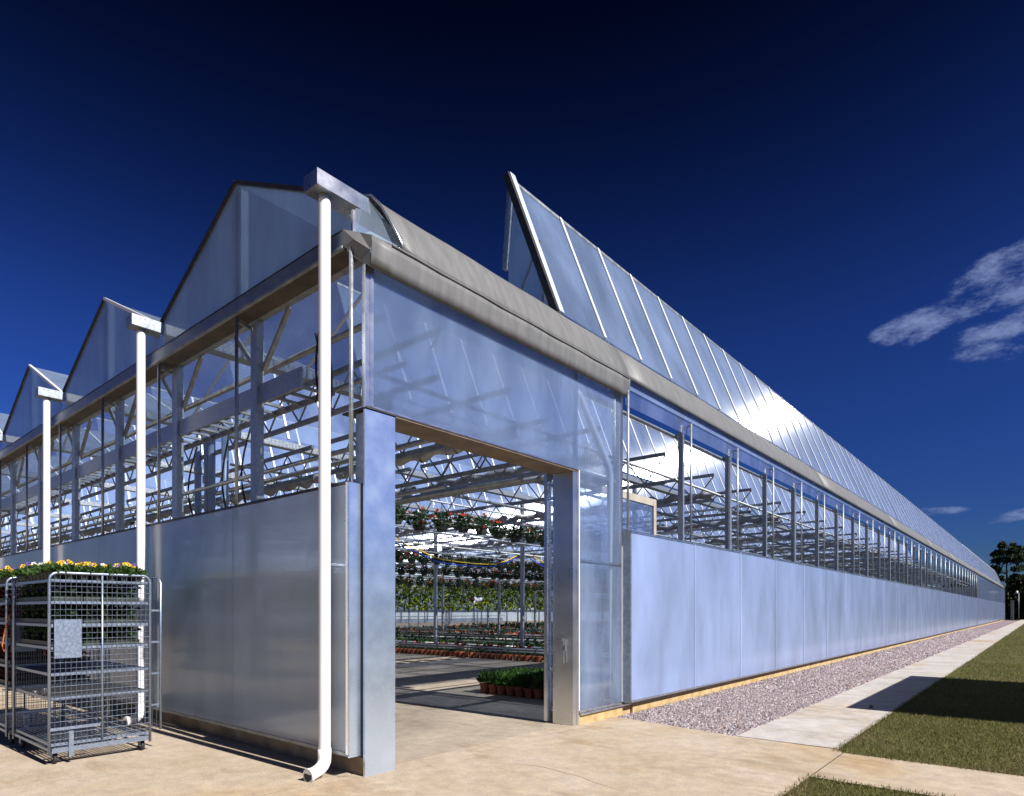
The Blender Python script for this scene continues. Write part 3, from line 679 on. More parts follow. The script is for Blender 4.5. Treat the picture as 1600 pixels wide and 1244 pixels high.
# ---- doorway section: pillar, lintel, upper panel, side panel, jamb, sliding door
MB().box(-.028, 0.0, -.022, .335, .0, 3.428).build('door_pillar', CLAD, GH)
MB().box(-.20, -.03, .02, .33, .0, 3.42).build('pillar_core', GALV, GH)
o = MB().box(-.05, .004, -.022, .075, 3.445, 4.775).build('corner_post', ALU, GH)
MB().box(.005, .016, .03, .062, 3.46, 4.775).build('post_rib', ALU, o)
o = MB().box(-.37, -.004, .337, 3.37, 3.42, 3.436).build('lintel', SOFFIT, GH)
MB().box(-.36, .012, -.02, 3.50, 3.4365, 3.452).build('drip_edge', DARKTRIM, o)
MB().box(-.004, .008, .337, 3.50, 3.424, 3.436).build('lintel_lip', SOFFIT, o)
MB().box(-.34, -.06, .34, 4.66, 3.454, 3.50).build('door_track', GALVD, GH)
up = MB().box(-.012, 0.0, .078, 3.49, 3.456, 4.772).build('upper_panel', POLYH, GH)
MB().box(-.02, .008, .078, 4.66, 4.774, 4.80).build('panel_trim', ALU, up)
MB().box(-.02, .008, .078, 3.50, 3.4535, 3.47).build('panel_trim', ALU, up)
sp = MB().prism([(0, 3.52, .19), (0, 4.645, .19), (0, 4.645, 4.772), (0, 3.492, 4.772), (0, 3.492, 3.454), (0, 3.52, 3.454)], (-.012, 0, 0)).build('side_panel', POLYB, GH)
MB().box(-.02, .010, 4.647, 4.672, .16, 4.80).build('panel_trim', WHITEB, sp)
MB().box(-.02, .010, 3.505, 3.524, .16, 3.452).build('panel_trim', WHITEB, sp)
MB().box(-.02, .012, 3.525, 4.645, 2.215, 2.245).build('panel_rail', ALU, sp)
MB().box(-.02, .010, 3.505, 4.672, .155, .187).build('panel_trim', ALU, sp)
MB().box(-.05, -.014, 3.46, 3.49, 3.5, 4.76).build('panel_mullion', SEAM, sp)
MB().box(-.30, .0, 3.375, 3.50, .0, 3.418).build('door_jamb', STAIN, GH)
MB().box(.001, .012, 3.47, 3.503, .0, 3.42).build('jamb_edge', ALU, GH)
MB().box(-.34, -.302, 3.385, 3.49, .0, 3.415).build('jamb_channel', ALU, GH)
# sliding door, pushed open behind the fixed panels
dr = link('sliding_door', None, GH)
D0, D1 = 3.33, 6.55
for (a, b) in ((D0, D0 + .10), (D1 - .10, D1)): MB().box(-.45, -.40, a, b, .03, 3.50).build('stile', ALU if a == D0 else BUFF, dr)
MB().box(-.446, -.404, D0 + .10, D1 - .10, 3.38, 3.50).build('rail', BUFF, dr)
MB().box(-.446, -.404, D0 + .10, D1 - .10, .03, .16).build('rail', ALU, dr)
MB().box(-.446, -.404, D0 + .10, D1 - .10, 1.74, 1.82).build('rail', ALU, dr)
MB().box(-.43, -.42, D0 + .10, D1 - .10, 1.822, 3.378).build('pane', POLYD, dr)
MB().box(-.43, -.42, D0 + .10, D1 - .10, .162, 1.738).build('pane', POLYD, dr)
h = MB().box(-.16, -.11, 3.355, 3.374, 1.0, 1.16).build('handle', GALV, GH)
MB().bar((-.135, 3.33, 1.16), (-.24, 3.33, 1.19), .022, .03).build('latch_arm', ALU, h)
MB().bar((-.135, 3.345, 1.01), (-.135, 3.345, .84), .02, .02).build('latch_rod', ALU, h)
MB().box(-.15, -.12, 3.325, 3.354, 1.08, 1.18).build('latch_body', ALU, h)
# inner rain pipe behind the side panel
MB().tube([(-.12, 3.60, 4.60), (-.085, 3.66, 4.52), (-.08, 4.40, 3.68), (-.08, 4.46, 3.56), (-.08, 4.46, .1)], .05, 12).build('rain_pipe', PVC, GH, True)

# ---- inside: columns, trusses, screens, pipes
def truss_mesh(web):
    b = MB(); w = BAY - .3
    b.bar((0, 0, 4.36), (-w, 0, 4.36), .05, .06)
    b.bar((0, 0, 3.84), (-w, 0, 3.84), .05, .06)
    if web:
        for a, c in webs(): b.tube([a, c], .014, 5, False)
    return b
def webs():
    w = BAY - .3; n = 5; out = []
    for i in range(n):
        x0 = -w * i / n; x1 = -w * (i + .5) / n; x2 = -w * (i + 1) / n
        out += [((x0, 0, 4.33), (x1, 0, 3.87)), ((x1, 0, 3.87), (x2, 0, 4.33))]
    return out
tm0 = truss_mesh(False).mesh('truss', GALV); tm1 = truss_mesh(True).mesh('truss', GALV)
wms = [MB().tube([a, c], .014, 6, False).mesh('web_bar', GALVD) for a, c in webs()]
sc = MB()
for i in range(23):
    t = i / 22; x_ = -.1 - (BAY - .5) * t
    if i < 22:
        t2 = (i + 1) / 22; x2 = -.1 - (BAY - .5) * t2
        f = lambda q: .03 * math.sin(q * 37) + .02 * math.sin(q * 91)
        sc.tube([(x_, .16, 3.98 + f(t)), (x2, .16, 3.98 + f(t2))], [.075 + .02 * math.sin(t * 57), .075 + .02 * math.sin(t2 * 57)], 8, False)
scm = sc.mesh('shade_screen', FABRIC, True)
cm_ = MB().box(-.06, .06, -.05, .05, 0, 5.38).mesh('column', GALV)
pm = MB().tube([(0, 0, 0), (0, L1 - 4, 0)], .03, 8).mesh('heating_pipe', GALVD, True)
for k in range(NB):
    for j in range(15):
        yy = .3 + 4.4 * j
        if k and j % 2 and j >= 3: link('column', cm_, GH, (VX[k], yy, 0))
        if j == 0: continue
        near = k <= 2 and j <= 3
        t = link('truss', tm0 if near else tm1, GH, (VX[k] - .1, yy, 0))
        if near:
            for w in wms: link('web_bar', w, t)
        link('shade_screen', scm, GH, (VX[k] - .1, yy + .02, 0))
    for q in (.28, .72):
        link('heating_pipe', pm, GH, (VX[k] - BAY * q, 4.2, 3.66))
# X-running pipes and beams just behind the front opening
tmd = truss_mesh(True).mesh('truss', GALVD)
for k in range(NB):
    for (yy, dz) in ((1.3, .35), (2.5, .0), (3.3, -.2)):
        link('truss', tmd, GH, (VX[k] - .1, yy, dz))
    link('shade_screen', scm, GH, (VX[k] - .1, 2.6, -.1))
for k in range(3):
    for j in range(2, 14): link('truss', tmd, GH, (VX[k] - .1, 2.5 + 4.4 * (j - 1), .02))
for (yy, z, r_) in ((.55, 4.62, .035), (.9, 4.25, .03), (.6, 3.35, .03), (1.8, 3.7, .04), (2.9, 3.3, .035), (3.6, 3.45, .05), (1.5, 3.0, .03)):
    MB().tube([(-.5, yy, z), (XL, yy, z)], r_, 8).build('cross_pipe', GALVD, GH, True)
cb = MB().box(XL, -1.35, .14, .17, 3.98, 4.20).build('screen_box', GALV, GH)
for i in range(60):
    MB().box(-1.5 - i * .28, -1.46 - i * .28, .172, .55, 4.02, 4.05).build('ladder_rung', GALVD, cb)
MB().box(XL, -1.35, .552, .58, 4.0, 4.07).build('ladder_rail', GALVD, cb)
MB().box(-.48, -.26, .38, .52, 3.60, 3.74).build('junction_box', SOFFIT, GH)
fan = MB().tube([(-5.4, 5.0, 3.92), (-7.6, 5.0, 3.92)], [.13, .12], 16).build('air_duct', RUBBER, GH, True)
for i in range(4):
    px = -6.35 + (0, .33, .52, .98)[i]
    q = MB().tube([(px + (.08 if i == 1 else 0), 1.25, 2.4), (px, 1.25, 4.5)], .055, 12).build('vent_pipe', PVCB, GH, True)
    MB().tube([(px, 1.25, 3.9 - .2 * i), (px, 1.25, 4.02 - .2 * i)], .066, 12).build('pipe_coupling', PVCB, q, True)
for i, (x0, yy, za, zb_, sw) in enumerate(((-1.62, .5, 4.75, 3.95, .1), (-1.55, .5, 4.75, 4.0, -.06), (-1.5, .5, 4.78, 3.9, .05), (-1.42, .5, 4.7, 3.55, .12), (-3.3, .6, 4.0, 2.8, -.25), (-3.9, .6, 4.0, 2.8, -.2), (-4.9, .6, 4.0, 2.8, -.3))):
    MB().tube([(x0 + sw * math.sin(t * 3.1), yy, za + (zb_ - za) * t) for t in [q / 8 for q in range(9)]], .014, 6).build('cable', CABLE, GH, True)
print('greenhouse done')

# ------------------------------------------------------------------ wire trolleys outside
def trolley(label, loc, rows):
    t = thing('wire_trolley', label, 'trolley', loc)
    Lx, Wy, Hz = 1.34, .93, 1.93
    def frame_pts(x, h):
        r = .07; p = [(x, 0, .10), (x, 0, h - r)]
        p += [(x, r - r * math.cos(a), h - r + r * math.sin(a)) for a in (.5, 1.05, 1.57)]
        p += [(x, Wy - r + r * math.sin(a), h - r + r * math.cos(a)) for a in (0, .5, 1.05, 1.57)]
        return p + [(x, Wy, .10)]
    for x in (0.0, -Lx):
        f = MB().tube(frame_pts(x, Hz), .0145, 10).build('end_frame', TROL, t, True)
        MB().tube([(x, Wy * .5, .15), (x, Wy * .5, Hz - .01)], .011, 8).build('centre_bar', TROL, f, True)
        m = MB()
        for i in range(1, 20):
            if i != 10: m.tube([(x, Wy * i / 20, .16), (x, Wy * i / 20, Hz - .01)], .0021, 4, False)
        for i in range(29): m.tube([(x + .004, .0, .19 + i * .0595), (x + .004, Wy, .19 + i * .0595)], .0021 if i % 2 else .0028, 4, False)
        tag(m.build('wire_mesh', TROL, f), kind='stuff')
    for z in (.20, .66, .905, 1.17, 1.40, 1.63, 1.85):
        sh = MB().box(-Lx + .02, -.022, .022, Wy - .022, z, z + .008)
        if z < .7:                                                      # wire shelves low down, sheet shelves above
            sh = MB()
            for i in range(24): sh.box(-Lx + .02, -.022, .03 + i * .0355, .045 + i * .0355, z, z + .006)
        sh = sh.build('shelf', TROL, t)
        MB().box(-.021, -.012, .02, Wy - .02, z - .014, z + .014).build('shelf_lip', TROL, sh)
        MB().box(-Lx + .012, -Lx + .021, .02, Wy - .02, z - .014, z + .014).build('shelf_lip', TROL, sh)
        MB().box(-Lx + .022, -.022, .012, .021, z - .014, z + .014).build('shelf_lip', TROL, sh)
        MB().box(-Lx + .022, -.022, Wy - .021, Wy - .012, z - .014, z + .014).build('shelf_lip', TROL, sh)
    MB().box(.020, .026, .035, .27, 1.07, 1.46).build('label_plate', TROL, t)
    MB().box(.0265, .031, .035, .27, 1.07, 1.19).build('label_pocket', TROL, t)
    MB().box(-.02, .03, .16, .20, .07, .33).build('lock_bracket', TROL, t)
    MB().bar((.018, .0, .36), (.018, .44, .36), .02, .03).build('lower_bar', TROL, t)
    # folded side gate on the far side
    g = MB().tube([(.0, Wy + .11, .22), (.0, Wy + .11, 1.86), (-.06, Wy + .11, 1.92), (-.62, Wy + .11, 1.92), (-.68, Wy + .11, 1.86), (-.68, Wy + .11, .22), (.0, Wy + .11, .22)], .014, 8).build('side_gate', TROL, t, True)
    for i in range(1, 6): MB().tube([(-.113 * i, Wy + .11, .22), (-.113 * i, Wy + .11, 1.92)], .004, 5, False).build('gate_bar', TROL, g)
    for z in (.5, .85, 1.2, 1.55): MB().bar((-.01, Wy, z), (-.01, Wy + .11, z), .02, .02).build('gate_hinge', TROL, g)
    for (x, y) in ((-.08, .06), (-.08, Wy - .06), (-Lx + .08, .06), (-Lx + .08, Wy - .06)):
        c = MB().box(x - .035, x + .035, y - .035, y + .035, .125, .14); c.box(x - .03, x + .03, y - .024, y - .019, .05, .125); c.box(x - .03, x + .03, y + .019, y + .024, .05, .125)
        c = c.build('castor', GALVD, t)
        MB().tube([(x, y - .017, .056), (x, y + .017, .056)], .056, 16).build('wheel', RUBBER, c, True)
    MB().box(-Lx, -.02, .0, .03, .135, .165).build('base_rail', TROL, t); MB().box(-Lx, -.02, Wy - .03, Wy, .135, .165).build('base_rail', TROL, t)
    MB().box(-.0185, .012, .02, Wy - .02, .12, .168).build('base_rail', TROL, t)
    return t
TR = (-2.76, -1.78, 0); TR2 = (-4.32, -1.80, 0)
t1 = trolley('galvanised wire mesh trolley with a blank label plate and empty lower shelves', TR, 0)
t2 = trolley('second wire trolley loaded with dark red plants, left of the one with the label plate', TR2, 1)
def ribbon(pts, w):
    b = MB()
    for p, q in zip(pts[:-1], pts[1:]): b.bar(p, q, w, .006)
    return b
ribbon([(.03, .02, 1.50), (.035, .2, 1.545), (.03, .36, 1.53), (.03, .40, 1.40)], .02).build('strap', ORANGE, t2)
ribbon([(.03, .36, 1.52), (.04, .39, 1.30), (.035, .37, 1.12), (.045, .35, 1.02)], .035).build('strap', ORANGE, t2)
ribbon([(.03, .02, 1.50), (.04, -.03, 1.3), (.035, -.05, 1.15), (.04, -.03, 1.08)], .035).build('strap', ORANGE, t2)

# pansies
def petal_flower(r, m, name, petals=5, cup=.25):
    b = MB()
    for i in range(petals):
        a = 2 * math.pi * i / petals + .3; rr = r * (1.15 if i == 0 else 1)
        c, s_ = math.cos(a), math.sin(a)
        ring = [(.12, 0), (.5, .34), (.85, .36), (1.0, .12), (1.0, -.12), (.85, -.36), (.5, -.34)]
        b.add([((u * c - v * s_) * rr, (u * s_ + v * c) * rr, cup * r * u * u + .02 * r * (i % 2)) for u, v in ring], [tuple(range(7))])
    return b.mesh(name, m)
def cup_mesh(r, m, name):
    b = MB(); n = 8
    b.add([(0, 0, .12 * r)] + [(r * math.cos(2 * math.pi * i / n), r * math.sin(2 * math.pi * i / n), .10 * r) for i in range(n)], [(0, i + 1, (i + 1) % n + 1) for i in range(n)])
    return b.mesh(name, m)
BL = {k: petal_flower(.027, m, 'bloom') for k, m in (('y', YEL), ('p', PURP), ('w', WHITEP))}
EYEM = cup_mesh(.012, EYE, 'bloom_eye')
pot_small = MB().add(*(lambda n=12: ([(r_ * math.cos(2 * math.pi * i / n), r_ * math.sin(2 * math.pi * i / n), z) for r_, z in ((.042, 0), (.055, .08)) for i in range(n)],
            [(i, (i + 1) % n, (i + 1) % n + n, i + n) for i in range(n)] + [tuple(range(n))[::-1], tuple(range(n, 2 * n))]))()).mesh('pot', BLACKPOT)
def pansy_foliage(): 
    P = ell(150, .085, .085, .08, .3, True) + np.array([0, 0, .075])
    return leaves(P, .045, 'foliage', LEAF, asp=.6, dirs=np.stack([P[:, 0] * 8, P[:, 1] * 8, np.full(len(P), .5)], 1), tilt=2)
PF = [pansy_foliage() for _ in range(4)]
def pansy(x, y, z, kinds, label, group):
    t = thing('pansy', label, 'pansy', (x, y, z), rnd.uniform(0, 6), group)
    link('pot', pot_small, t); link('foliage', rnd.choice(PF), t)
    for k in kinds:
        a = rnd.uniform(0, 6.3); r_ = rnd.uniform(.01, .075)
        face = math.atan2(-2.6, 7.6) - t.rotation_euler.z + rnd.uniform(-.8, .8)       # most flowers turn to the light
        b = link('bloom', BL[k], t, (r_ * math.cos(a), r_ * math.sin(a), rnd.uniform(.15, .205)), None)
        b.rotation_mode = 'XYZ'; b.rotation_euler = (0, rnd.uniform(.75, 1.3), face)
        if k == 'y': link('bloom_eye', EYEM, b)
PLAB = {'y': 'yellow pansy in a small dark pot on top of the trolley with the label plate', 'p': 'purple pansy in a small dark pot on top of the trolley with the label plate', 'w': 'white pansy in a small dark pot on top of the trolley with the label plate'}
for i in range(10):
    for j in range(7):
        if 1 < i < 9 and j > 1 and j < 6 and i > 3: continue
        k = 'y' if rnd.random() < .62 else ('p' if rnd.random() < .7 else 'w')
        pansy(TR[0] - .07 - i * .133, TR[1] + .06 + j * .127, 1.859, [k] * rnd.choice((1, 1, 2)), PLAB[k], 'pansies on the label plate trolley' + {'y': ', yellow', 'p': ', purple', 'w': ', white'}[k])
for i in range(6):
    for j in range(7):
        k = 'y' if rnd.random() < .85 else 'p'
        pansy(TR2[0] - .07 - i * .14, TR2[1] + .06 + j * .127, 1.859, [k] * rnd.choice((1, 1, 2)), ('yellow' if k == 'y' else 'purple') + ' pansy in a small dark pot on top of the second trolley', 'pansies on the second trolley, ' + ('yellow' if k == 'y' else 'purple'))
# bedding trays on the trolley shelves
tray_m = MB()
tray_m.box(-.21, .21, -.13, .13, 0, .01); tray_m.box(-.21, .21, -.13, -.122, .01, .055); tray_m.box(-.21, .21, .122, .13, .01, .055); tray_m.box(-.21, -.202, -.122, .122, .01, .055); tray_m.box(.202, .21, -.122, .122, .01, .055)
tray_m = tray_m.mesh('tray', BLACKPOT)
def tray_foliage(m, n=330):
    P = np.stack([npr.uniform(-.19, .19, n), npr.uniform(-.11, .11, n), npr.uniform(.04, .18, n)], 1)
    return leaves(P, .055, 'foliage', m, asp=.5)
TF = {'g': tray_foliage(LEAFD), 'r': tray_foliage(LEAFR)}
P = np.stack([npr.uniform(-.19, .19, 46), npr.uniform(-.11, .11, 46), npr.uniform(.12, .16, 46)], 1)
TBL = leaves(P, .035, 'blooms', PURP, asp=.9)
SH = {.66: 'fifth', .905: 'fourth', 1.17: 'third', 1.40: 'second', 1.63: 'first'}
for (o, tr, kind, zs) in ((0, TR, 'g', (1.17, 1.40, 1.63)), (1, TR2, 'r', (.66, .905, 1.17, 1.40, 1.63))):
    for z in zs:
        for i in range(3):
            for j in range(3):
                lab = 'tray of dark ' + ('green' if kind == 'g' else 'red') + ' bedding plants on ' + SH[z] + ' shelf below the pansies, ' + ('label plate' if kind == 'g' else 'second') + ' trolley'
                t = thing('bedding_tray', lab, 'plant tray', (tr[0] - .25 - i * .425, tr[1] + .17 + j * .27, z + .009), 0, 'bedding trays, ' + SH[z] + ' shelf of the ' + ('label plate' if kind == 'g' else 'second') + ' trolley')
                link('tray', tray_m, t); link('foliage', TF[kind], t)
                if kind == 'g' and z > 1.5: tag(link('blooms', TBL, t), kind='stuff')

# ------------------------------------------------------------------ plants inside
def pot_mesh(r0, r1, h, m, n=14):
    b = MB(); prof = [(r0, 0), (r1 * .93, h * .8), (r1 * 1.03, h * .8), (r1 * 1.03, h), (r1 * .9, h), (r1 * .86, h * .88)]
    b.add([(r_ * math.cos(2 * math.pi * i / n), r_ * math.sin(2 * math.pi * i / n), z) for r_, z in prof for i in range(n)],
          [(q * n + i, q * n + (i + 1) % n, (q + 1) * n + (i + 1) % n, (q + 1) * n + i) for q in range(len(prof) - 1) for i in range(n)] + [tuple(range(n))[::-1]])
    return b.mesh('pot', m)
def soil_mesh(r, z, n=14): return MB().add([(r * math.cos(2 * math.pi * i / n), r * math.sin(2 * math.pi * i / n), z) for i in range(n)], [tuple(range(n))]).mesh('soil', SOIL)
TP = pot_mesh(.075, .10, .18, TERRA); TS = soil_mesh(.087, .16)
def bush(n, r, h, m, s, z0):
    P = ell(n, r, r, h, .2, True) + np.array([0, 0, z0])
    return leaves(P, s, 'foliage', m, asp=.28, dirs=np.stack([P[:, 0] * 4, P[:, 1] * 4, np.full(n, 1.0)], 1))
BU = [bush(170, .12, .20, LEAFB if i % 2 else LEAF, .10, .17) for i in range(4)]
for j in range(6):
    for i in range(14):
        t = thing('potted_plant', 'bushy green plant in a terracotta pot in the block just inside the doorway', 'potted plant', (-3.22 + i * .212 + rnd.uniform(-.008, .008), 5.16 + j * .212, 0), rnd.uniform(0, 6), 'terracotta pots in a block just inside the doorway')
        link('pot', TP, t); link('soil', TS, t); link('foliage', rnd.choice(BU), t)
BS = [bush(40, .07, .07, LEAFD, .06, .17) for i in range(3)]
for i in range(46):
    t = thing('seedling_pot', 'terracotta pot with a small dark seedling along the edge of the growing beds', 'flower pot', (-15.2 + i * .235 + rnd.uniform(-.02, .02), 11.45 + rnd.uniform(-.02, .02), 0), rnd.uniform(0, 6), 'terracotta pots along the bed edge')
    link('pot', TP, t); link('soil', TS, t); link('foliage', rnd.choice(BS), t)
MB().tube([(-34, 11.72, .33), (-1.2, 11.72, .33)], .035, 8).build('bed_rail', GALV, GH, True)
for i in range(12): MB().tube([(-33 + i * 2.8, 11.72, 0), (-33 + i * 2.8, 11.72, .33)], .02, 6).build('rail_post', GALVD, GH)
# planted beds: nobody could count these leaves
yy = 12.0; i = 0
while yy < 64:
    n = 2600 if yy < 30 else 1200; s_ = .20 if yy < 30 else .34
    P = np.stack([npr.uniform(-34, -1.4, n), npr.uniform(yy, yy + 1.75, n), npr.uniform(.02, .22, n)], 1)
    m = (LEAFD, LEAF, LEAFD, LEAFD, LEAFR, LEAFD)[i % 6]
    tag(link('plant_bed', leaves(P, s_, 'plant_bed', m, asp=.5)), 'low bed of ' + ('dark red' if m is LEAFR else 'green') + ' bedding plants on the greenhouse floor', None, None, 'stuff')
    MB().tube([(-34, yy - .2, .24), (-1.4, yy - .2, .24)], .03, 6).build('drip_pipe', PVC if i % 2 else GALVD, GH, True)
    if i in (0, 5, 9, 14, 18):
        Q = np.stack([npr.uniform(-34, -1.4, 700), npr.uniform(yy + .9, yy + 1.5, 700), npr.uniform(.2, .27, 700)], 1)
        tag(link('flower_carpet', leaves(Q, .12, 'flower_carpet', ORAP if i % 2 else REDP, asp=.9)), 'carpet of small orange and red flowers over a plant bed', None, None, 'stuff')
    yy += 2.2; i += 1
# hanging baskets
bp = pot_mesh(.11, .17, .19, BLACKPOT)
hang = MB()
for a in (0, 2.09, 4.19): hang.tube([(.17 * math.cos(a), .17 * math.sin(a), .18), (0, 0, .58)], .004, 4, False)
hang.tube([(0, 0, .58), (0, 0, .66)], .005, 4, False); hang = hang.mesh('hanger', CABLE)
def basket_fol(m, n=340, r=.25, drop=.1):
    P = ell(n, r, r, .22, .25) + np.array([0, 0, .27]); P[:, 2] -= drop * (np.hypot(P[:, 0], P[:, 1]) / r) ** 2
    return leaves(P, .085, 'foliage', m, asp=.5, dirs=np.stack([P[:, 0] * 3, P[:, 1] * 3, np.full(n, .3)], 1), tilt=1.6)
def basket_bl(m, n=26, r=.27):
    P = ell(n, r, r, .22, .9) + np.array([0, 0, .28]); P = P[P[:, 2] > .14]
    return leaves(P, .075, 'blooms', m, asp=.95)
BF = {k: [basket_fol(m) for _ in range(2)] for k, m in (('d', LEAFD), ('g', LEAF), ('r', LEAFR))}
BB = {k: [basket_bl(m, n) for _ in range(2)] for k, m, n in (('red', REDP, 20), ('orange', ORAP, 34), ('pink', WHITEP, 6))}
def basket(x, y, z, kind, row):
    words = {'red': 'red flowers', 'orange': 'orange flowers', 'dark': 'bronze red leaves', 'green': 'plain green leaves'}[kind]
    t = thing('hanging_basket', 'hanging basket with ' + words + ' in the ' + row, 'hanging basket', (x, y, z), rnd.uniform(0, 6), 'hanging baskets in the ' + row + ', ' + words)
    link('pot', bp, t); link('hanger', hang, t)
    link('foliage', rnd.choice(BF[{'red': 'd', 'orange': 'g', 'dark': 'r', 'green': 'd'}[kind]]), t)
    if kind in ('red', 'orange'): tag(link('blooms', rnd.choice(BB[kind]), t), kind='stuff')
for (x, z, y0, y1, dy, row, kinds) in ((-5.9, 3.40, 4.6, 22, .64, 'row nearest the doorway', ('dark', 'red', 'green', 'green', 'orange', 'red', 'green')),
                                       (-13.2, 3.30, 9.0, 26, .62, 'second row from the doorway', ('green', 'green', 'red', 'green', 'orange')),
                                       (-16.0, 3.10, 12, 31, .64, 'third row from the doorway', ('orange', 'green', 'red', 'green')),
                                       (-18.6, 2.72, 14, 36, .66, 'row farthest from the doorway', ('orange', 'orange', 'red', 'green', 'orange', 'green'))):
    y = y0; i = 0
    while y < y1:
        basket(x + rnd.uniform(-.04, .04), y, z + rnd.uniform(-.05, .05), kinds[i % len(kinds)] if rnd.random() < .7 else rnd.choice(kinds), row); y += dy * rnd.uniform(.9, 1.1); i += 1
    MB().tube([(x, y0 - 3, z + .665), (x, y1 + 2, z + .665)], .022, 8).build('basket_pipe', GALVD, GH, True)
# long curtain of hanging ferns in front of the far wall
n = 9000
P = np.stack([npr.normal(-26, .5, n), npr.uniform(8, 60, n), npr.uniform(1.75, 3.35, n)], 1)
tag(link('hanging_ferns', leaves(P, .36, 'hanging_ferns', FERN, asp=.3, dirs=np.stack([npr.normal(0, .6, n), npr.normal(0, .6, n), np.full(n, -.7)], 1))), 'long mass of hanging green ferns in front of the grey far wall', None, None, 'stuff')
MB().tube([(-26, 6, 3.4), (-26, 62, 3.4)], .04, 8).build('basket_pipe', GALVD, GH, True)
# white bundle hanging among the ferns
bu = thing('bundle', 'small white cloth bundle with a dark red end hanging before the green ferns', 'bundle', (-24.2, 27.35, 2.1))
q = MB().tube([(0, -.30, .12), (0, -.18, .2), (0, .0, .12), (0, .2, .16), (0, .42, .22), (0, .52, .2)], [.05, .17, .13, .12, .12, .03], 10).build('cloth', WHITEC, bu, True)
MB().tube([(0, -.62, .2), (0, -.48, .22), (0, -.32, .16)], [.04, .2, .12], 10).build('dark_end', MAROON, bu, True)
MB().tube([(0, -.25, .1), (0, -.28, -.1), (0, -.24, -.22)], [.08, .06, .02], 8).build('cloth_tail', WHITEC, bu, True)
MB().tube([(0, 0, .2), (0, 0, 1.3)], .012, 5).build('cord', CABLE, bu)
# hoses looped between the basket rows
def catmull(p, k=6):
    out = []
    for i in range(len(p) - 1):
        a, b, c, d = p[max(i - 1, 0)], p[i], p[i + 1], p[min(i + 2, len(p) - 1)]
        for t in [q / k for q in range(k)]:
            out.append(tuple(.5 * ((2 * b[j]) + (-a[j] + c[j]) * t + (2 * a[j] - 5 * b[j] + 4 * c[j] - d[j]) * t * t + (-a[j] + 3 * b[j] - 3 * c[j] + d[j]) * t ** 3) for j in range(3)))
    return out + [p[-1]]
H1 = [(-10.4, 8.3, 4.1), (-10.4, 9.0, 3.6), (-10.4, 9.9, 3.38), (-10.4, 11.0, 3.12), (-10.4, 13.4, 3.15), (-10.4, 15, 3.6)]
H2 = [(-10.4, 15.6, 3.55), (-10.4, 16.6, 3.25), (-10.4, 17.4, 3.02), (-10.4, 19.4, 2.80), (-10.4, 21.4, 2.9), (-10.4, 23, 3.3)]
for (pts, m, nm, dz) in ((H1, BLUEH, 'blue hose sagging between basket rows, nearer the doorway', 0), (H1, YELH, 'yellow hose sagging between basket rows, nearer the doorway', .07), (H2, BLUEH, 'blue hose sagging between basket rows, farther from the doorway', 0), (H2, YELH, 'yellow hose sagging between basket rows, farther from the doorway', .09)):
    o = MB().tube(catmull([(p[0] + dz, p[1], p[2] + dz * (1 + .5 * (i % 2))) for i, p in enumerate(pts)]), .018, 6).build('hose', m, None, True)
    tag(o, nm, 'hose')

# ------------------------------------------------------------------ beyond the far end
def limb_tree(name, label, cat, x, y, h, m, pads, leaf, trunk_r, seed, group=None):
    g = np.random.default_rng(seed); r_ = random.Random(seed)
    t = thing(name, label, cat, (x, y, -.06), 0, group)
    lean = r_.uniform(-.03, .03) * h
    b = MB().tube([(0, 0, 0), (lean * .3, 0, h * .35), (lean, .1, h * .7), (lean * 1.1, 0, h * .97)], [trunk_r, trunk_r * .8, trunk_r * .5, trunk_r * .12], 9)
    P = []
    for (z, rad, cnt, th) in pads:
        for q in range(cnt):
            a = r_.uniform(0, 6.28); R_ = rad * r_.uniform(.45, 1.0); zz = z * h + r_.uniform(-.03, .03) * h
            c = np.array([lean * z + R_ * math.cos(a), R_ * math.sin(a), zz])
            b.tube([(lean * z, 0, zz - R_ * .25), tuple(c)], [trunk_r * .28, trunk_r * .07], 5, False)
            n = int(210 * r_.uniform(.7, 1.2)); e = g.normal(size=(n, 3)); e /= np.linalg.norm(e, axis=1)[:, None]; e *= (g.random(n) ** .5)[:, None]
            P.append(c + e * np.array([rad * .42, rad * .42, th * h]) * r_.uniform(.7, 1.1))
    b.build('trunk', BARK, t, True)
    link('crown', leaves(np.concatenate(P), leaf, 'crown', m, asp=.5), t)
limb_tree('pine_tree', 'tall pine with layered dark crown beyond the far end of the greenhouse', 'pine tree', -.1, 141, 13.7, PINE,
          [(.97, .9, 4, .045), (.88, 2.2, 7, .045), (.78, 3.0, 8, .04), (.66, 2.7, 6, .035), (.55, 2.2, 3, .03)], .5, .22, 3)
spec = [(2.6, 137, 7.6, 21), (5.6, 139, 8.6, 22), (9.5, 136, 9.5, 23), (14, 140, 9, 24), (19, 134, 10.5, 25), (25, 138, 9, 26), (-3.4, 146, 7.4, 27), (.8, 150, 8.0, 28), (32, 132, 10, 29), (-8, 150, 8.2, 30)]
for i, (x, y, h, sd) in enumerate(spec):
    limb_tree('shade_tree', 'dark bushy tree in the row beyond the far end of the greenhouse', 'tree', x, y, h, OAK,
              [(.9, .18 * h, 5, .09), (.7, .27 * h, 8, .10), (.48, .3 * h, 9, .12), (.25, .3 * h, 9, .12), (.1, .3 * h, 8, .09)], .55, .2, sd, 'dark trees beyond the far end')
lp = thing('lamp_post', 'thin pole with a small white lamp head at the far end of the path', 'lamp post', (1.75, 127, -.05))
MB().tube([(0, 0, 0), (0, 0, 4.4)], [.045, .035], 8).build('pole', GALVD, lp, True)
MB().tube([(0, 0, 4.3), (-.25, 0, 4.7)], .04, 6).build('arm', GALV, lp, True)
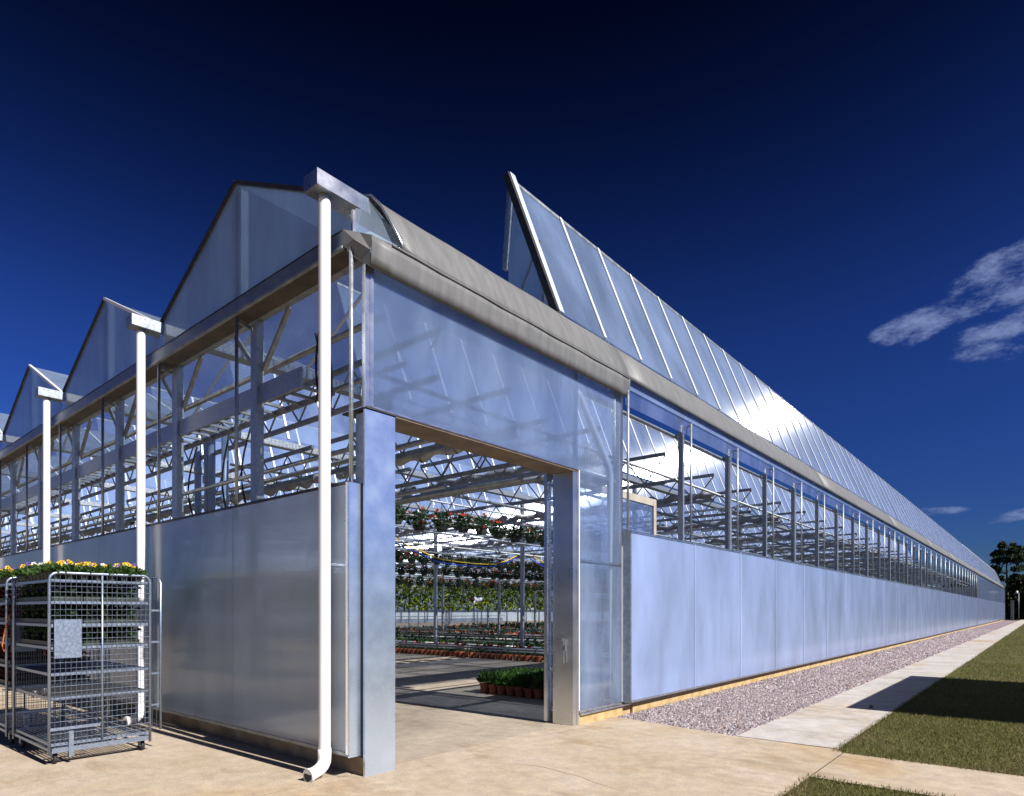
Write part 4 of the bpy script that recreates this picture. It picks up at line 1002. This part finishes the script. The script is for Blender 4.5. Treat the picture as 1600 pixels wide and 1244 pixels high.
MB().tube([(-.2, 0, 4.75), (-.3, 0, 4.35)], [.12, .2], 8).build('lamp_head', WHITEB, lp, True)
gp = thing('concrete_post', 'short thick grey post left of the lamp post', 'post', (.95, 126, -.05))
MB().box(-.2, .2, -.2, .2, 0, 3.1).build('shaft', GALVD, gp); MB().prism([(-.23, -.23, 3.1), (.23, -.23, 3.1), (.23, .23, 3.1), (-.23, .23, 3.1)], (0, 0, .1)).build('cap', GALVD, gp)
# storage shed to the right of the picture, whose shade crosses the lawn
sh = thing('storage_shed', 'pale metal storage shed standing on the lawn', 'shed', (6.7, 10.7, -.02))
SX0, SX1, SY0, SY1, SZ = -1.55, 1.5, -3.1, 3.3, 2.42
for j, (x0, x1, y0, y1) in enumerate(((SX0, SX0 + .05, SY0, SY1), (SX1 - .05, SX1, SY0, SY1), (SX0 + .05, SX1 - .05, SY0, SY0 + .05), (SX0 + .05, SX1 - .05, SY1 - .05, SY1))):
    MB().box(x0, x1, y0, y1, .08, SZ).build('wall', PAINT, sh)
MB().box(SX0 - .04, SX1 + .04, SY0 - .04, SY1 + .04, SZ + .002, SZ + .07).build('roof', GALVD, sh)
MB().box(SX0 - .02, SX1 + .02, SY0 - .02, SY1 + .02, 0, .078).build('base', GALVD, sh)
rb = MB()
for i in range(30): rb.box(SX0 - .02, SX0 - .002, SY0 + .1 + i * .21, SY0 + .16 + i * .21, .1, SZ - .02)
rb.build('cladding_rib', PAINT, sh)
d_ = MB().box(SX0 + .9, SX0 + 1.8, SY0 - .03, SY0 - .002, .1, 2.1).build('door', GALV, sh); MB().box(SX0 + 1.7, SX0 + 1.75, SY0 - .07, SY0 - .031, 1.0, 1.15).build('handle', ALU, d_)
lf = MB().add([(0, 0, 0), (.10, .05, .02), (.22, .02, .05), (.12, -.06, .015)], [(0, 1, 2, 3)]); lf.add([(.1, .0, .0), (.2, .1, .03), (.3, .12, .08), (.22, .03, .02)], [(0, 1, 2, 3)])
o = lf.build('dead_leaf', BARK); o.scale = (.6, .6, .6); o.rotation_euler = (0, 0, 1.2); o.location = (2.72, 7.6, .006); tag(o, 'dark curled dead leaf lying on the path in the shade', 'leaf')
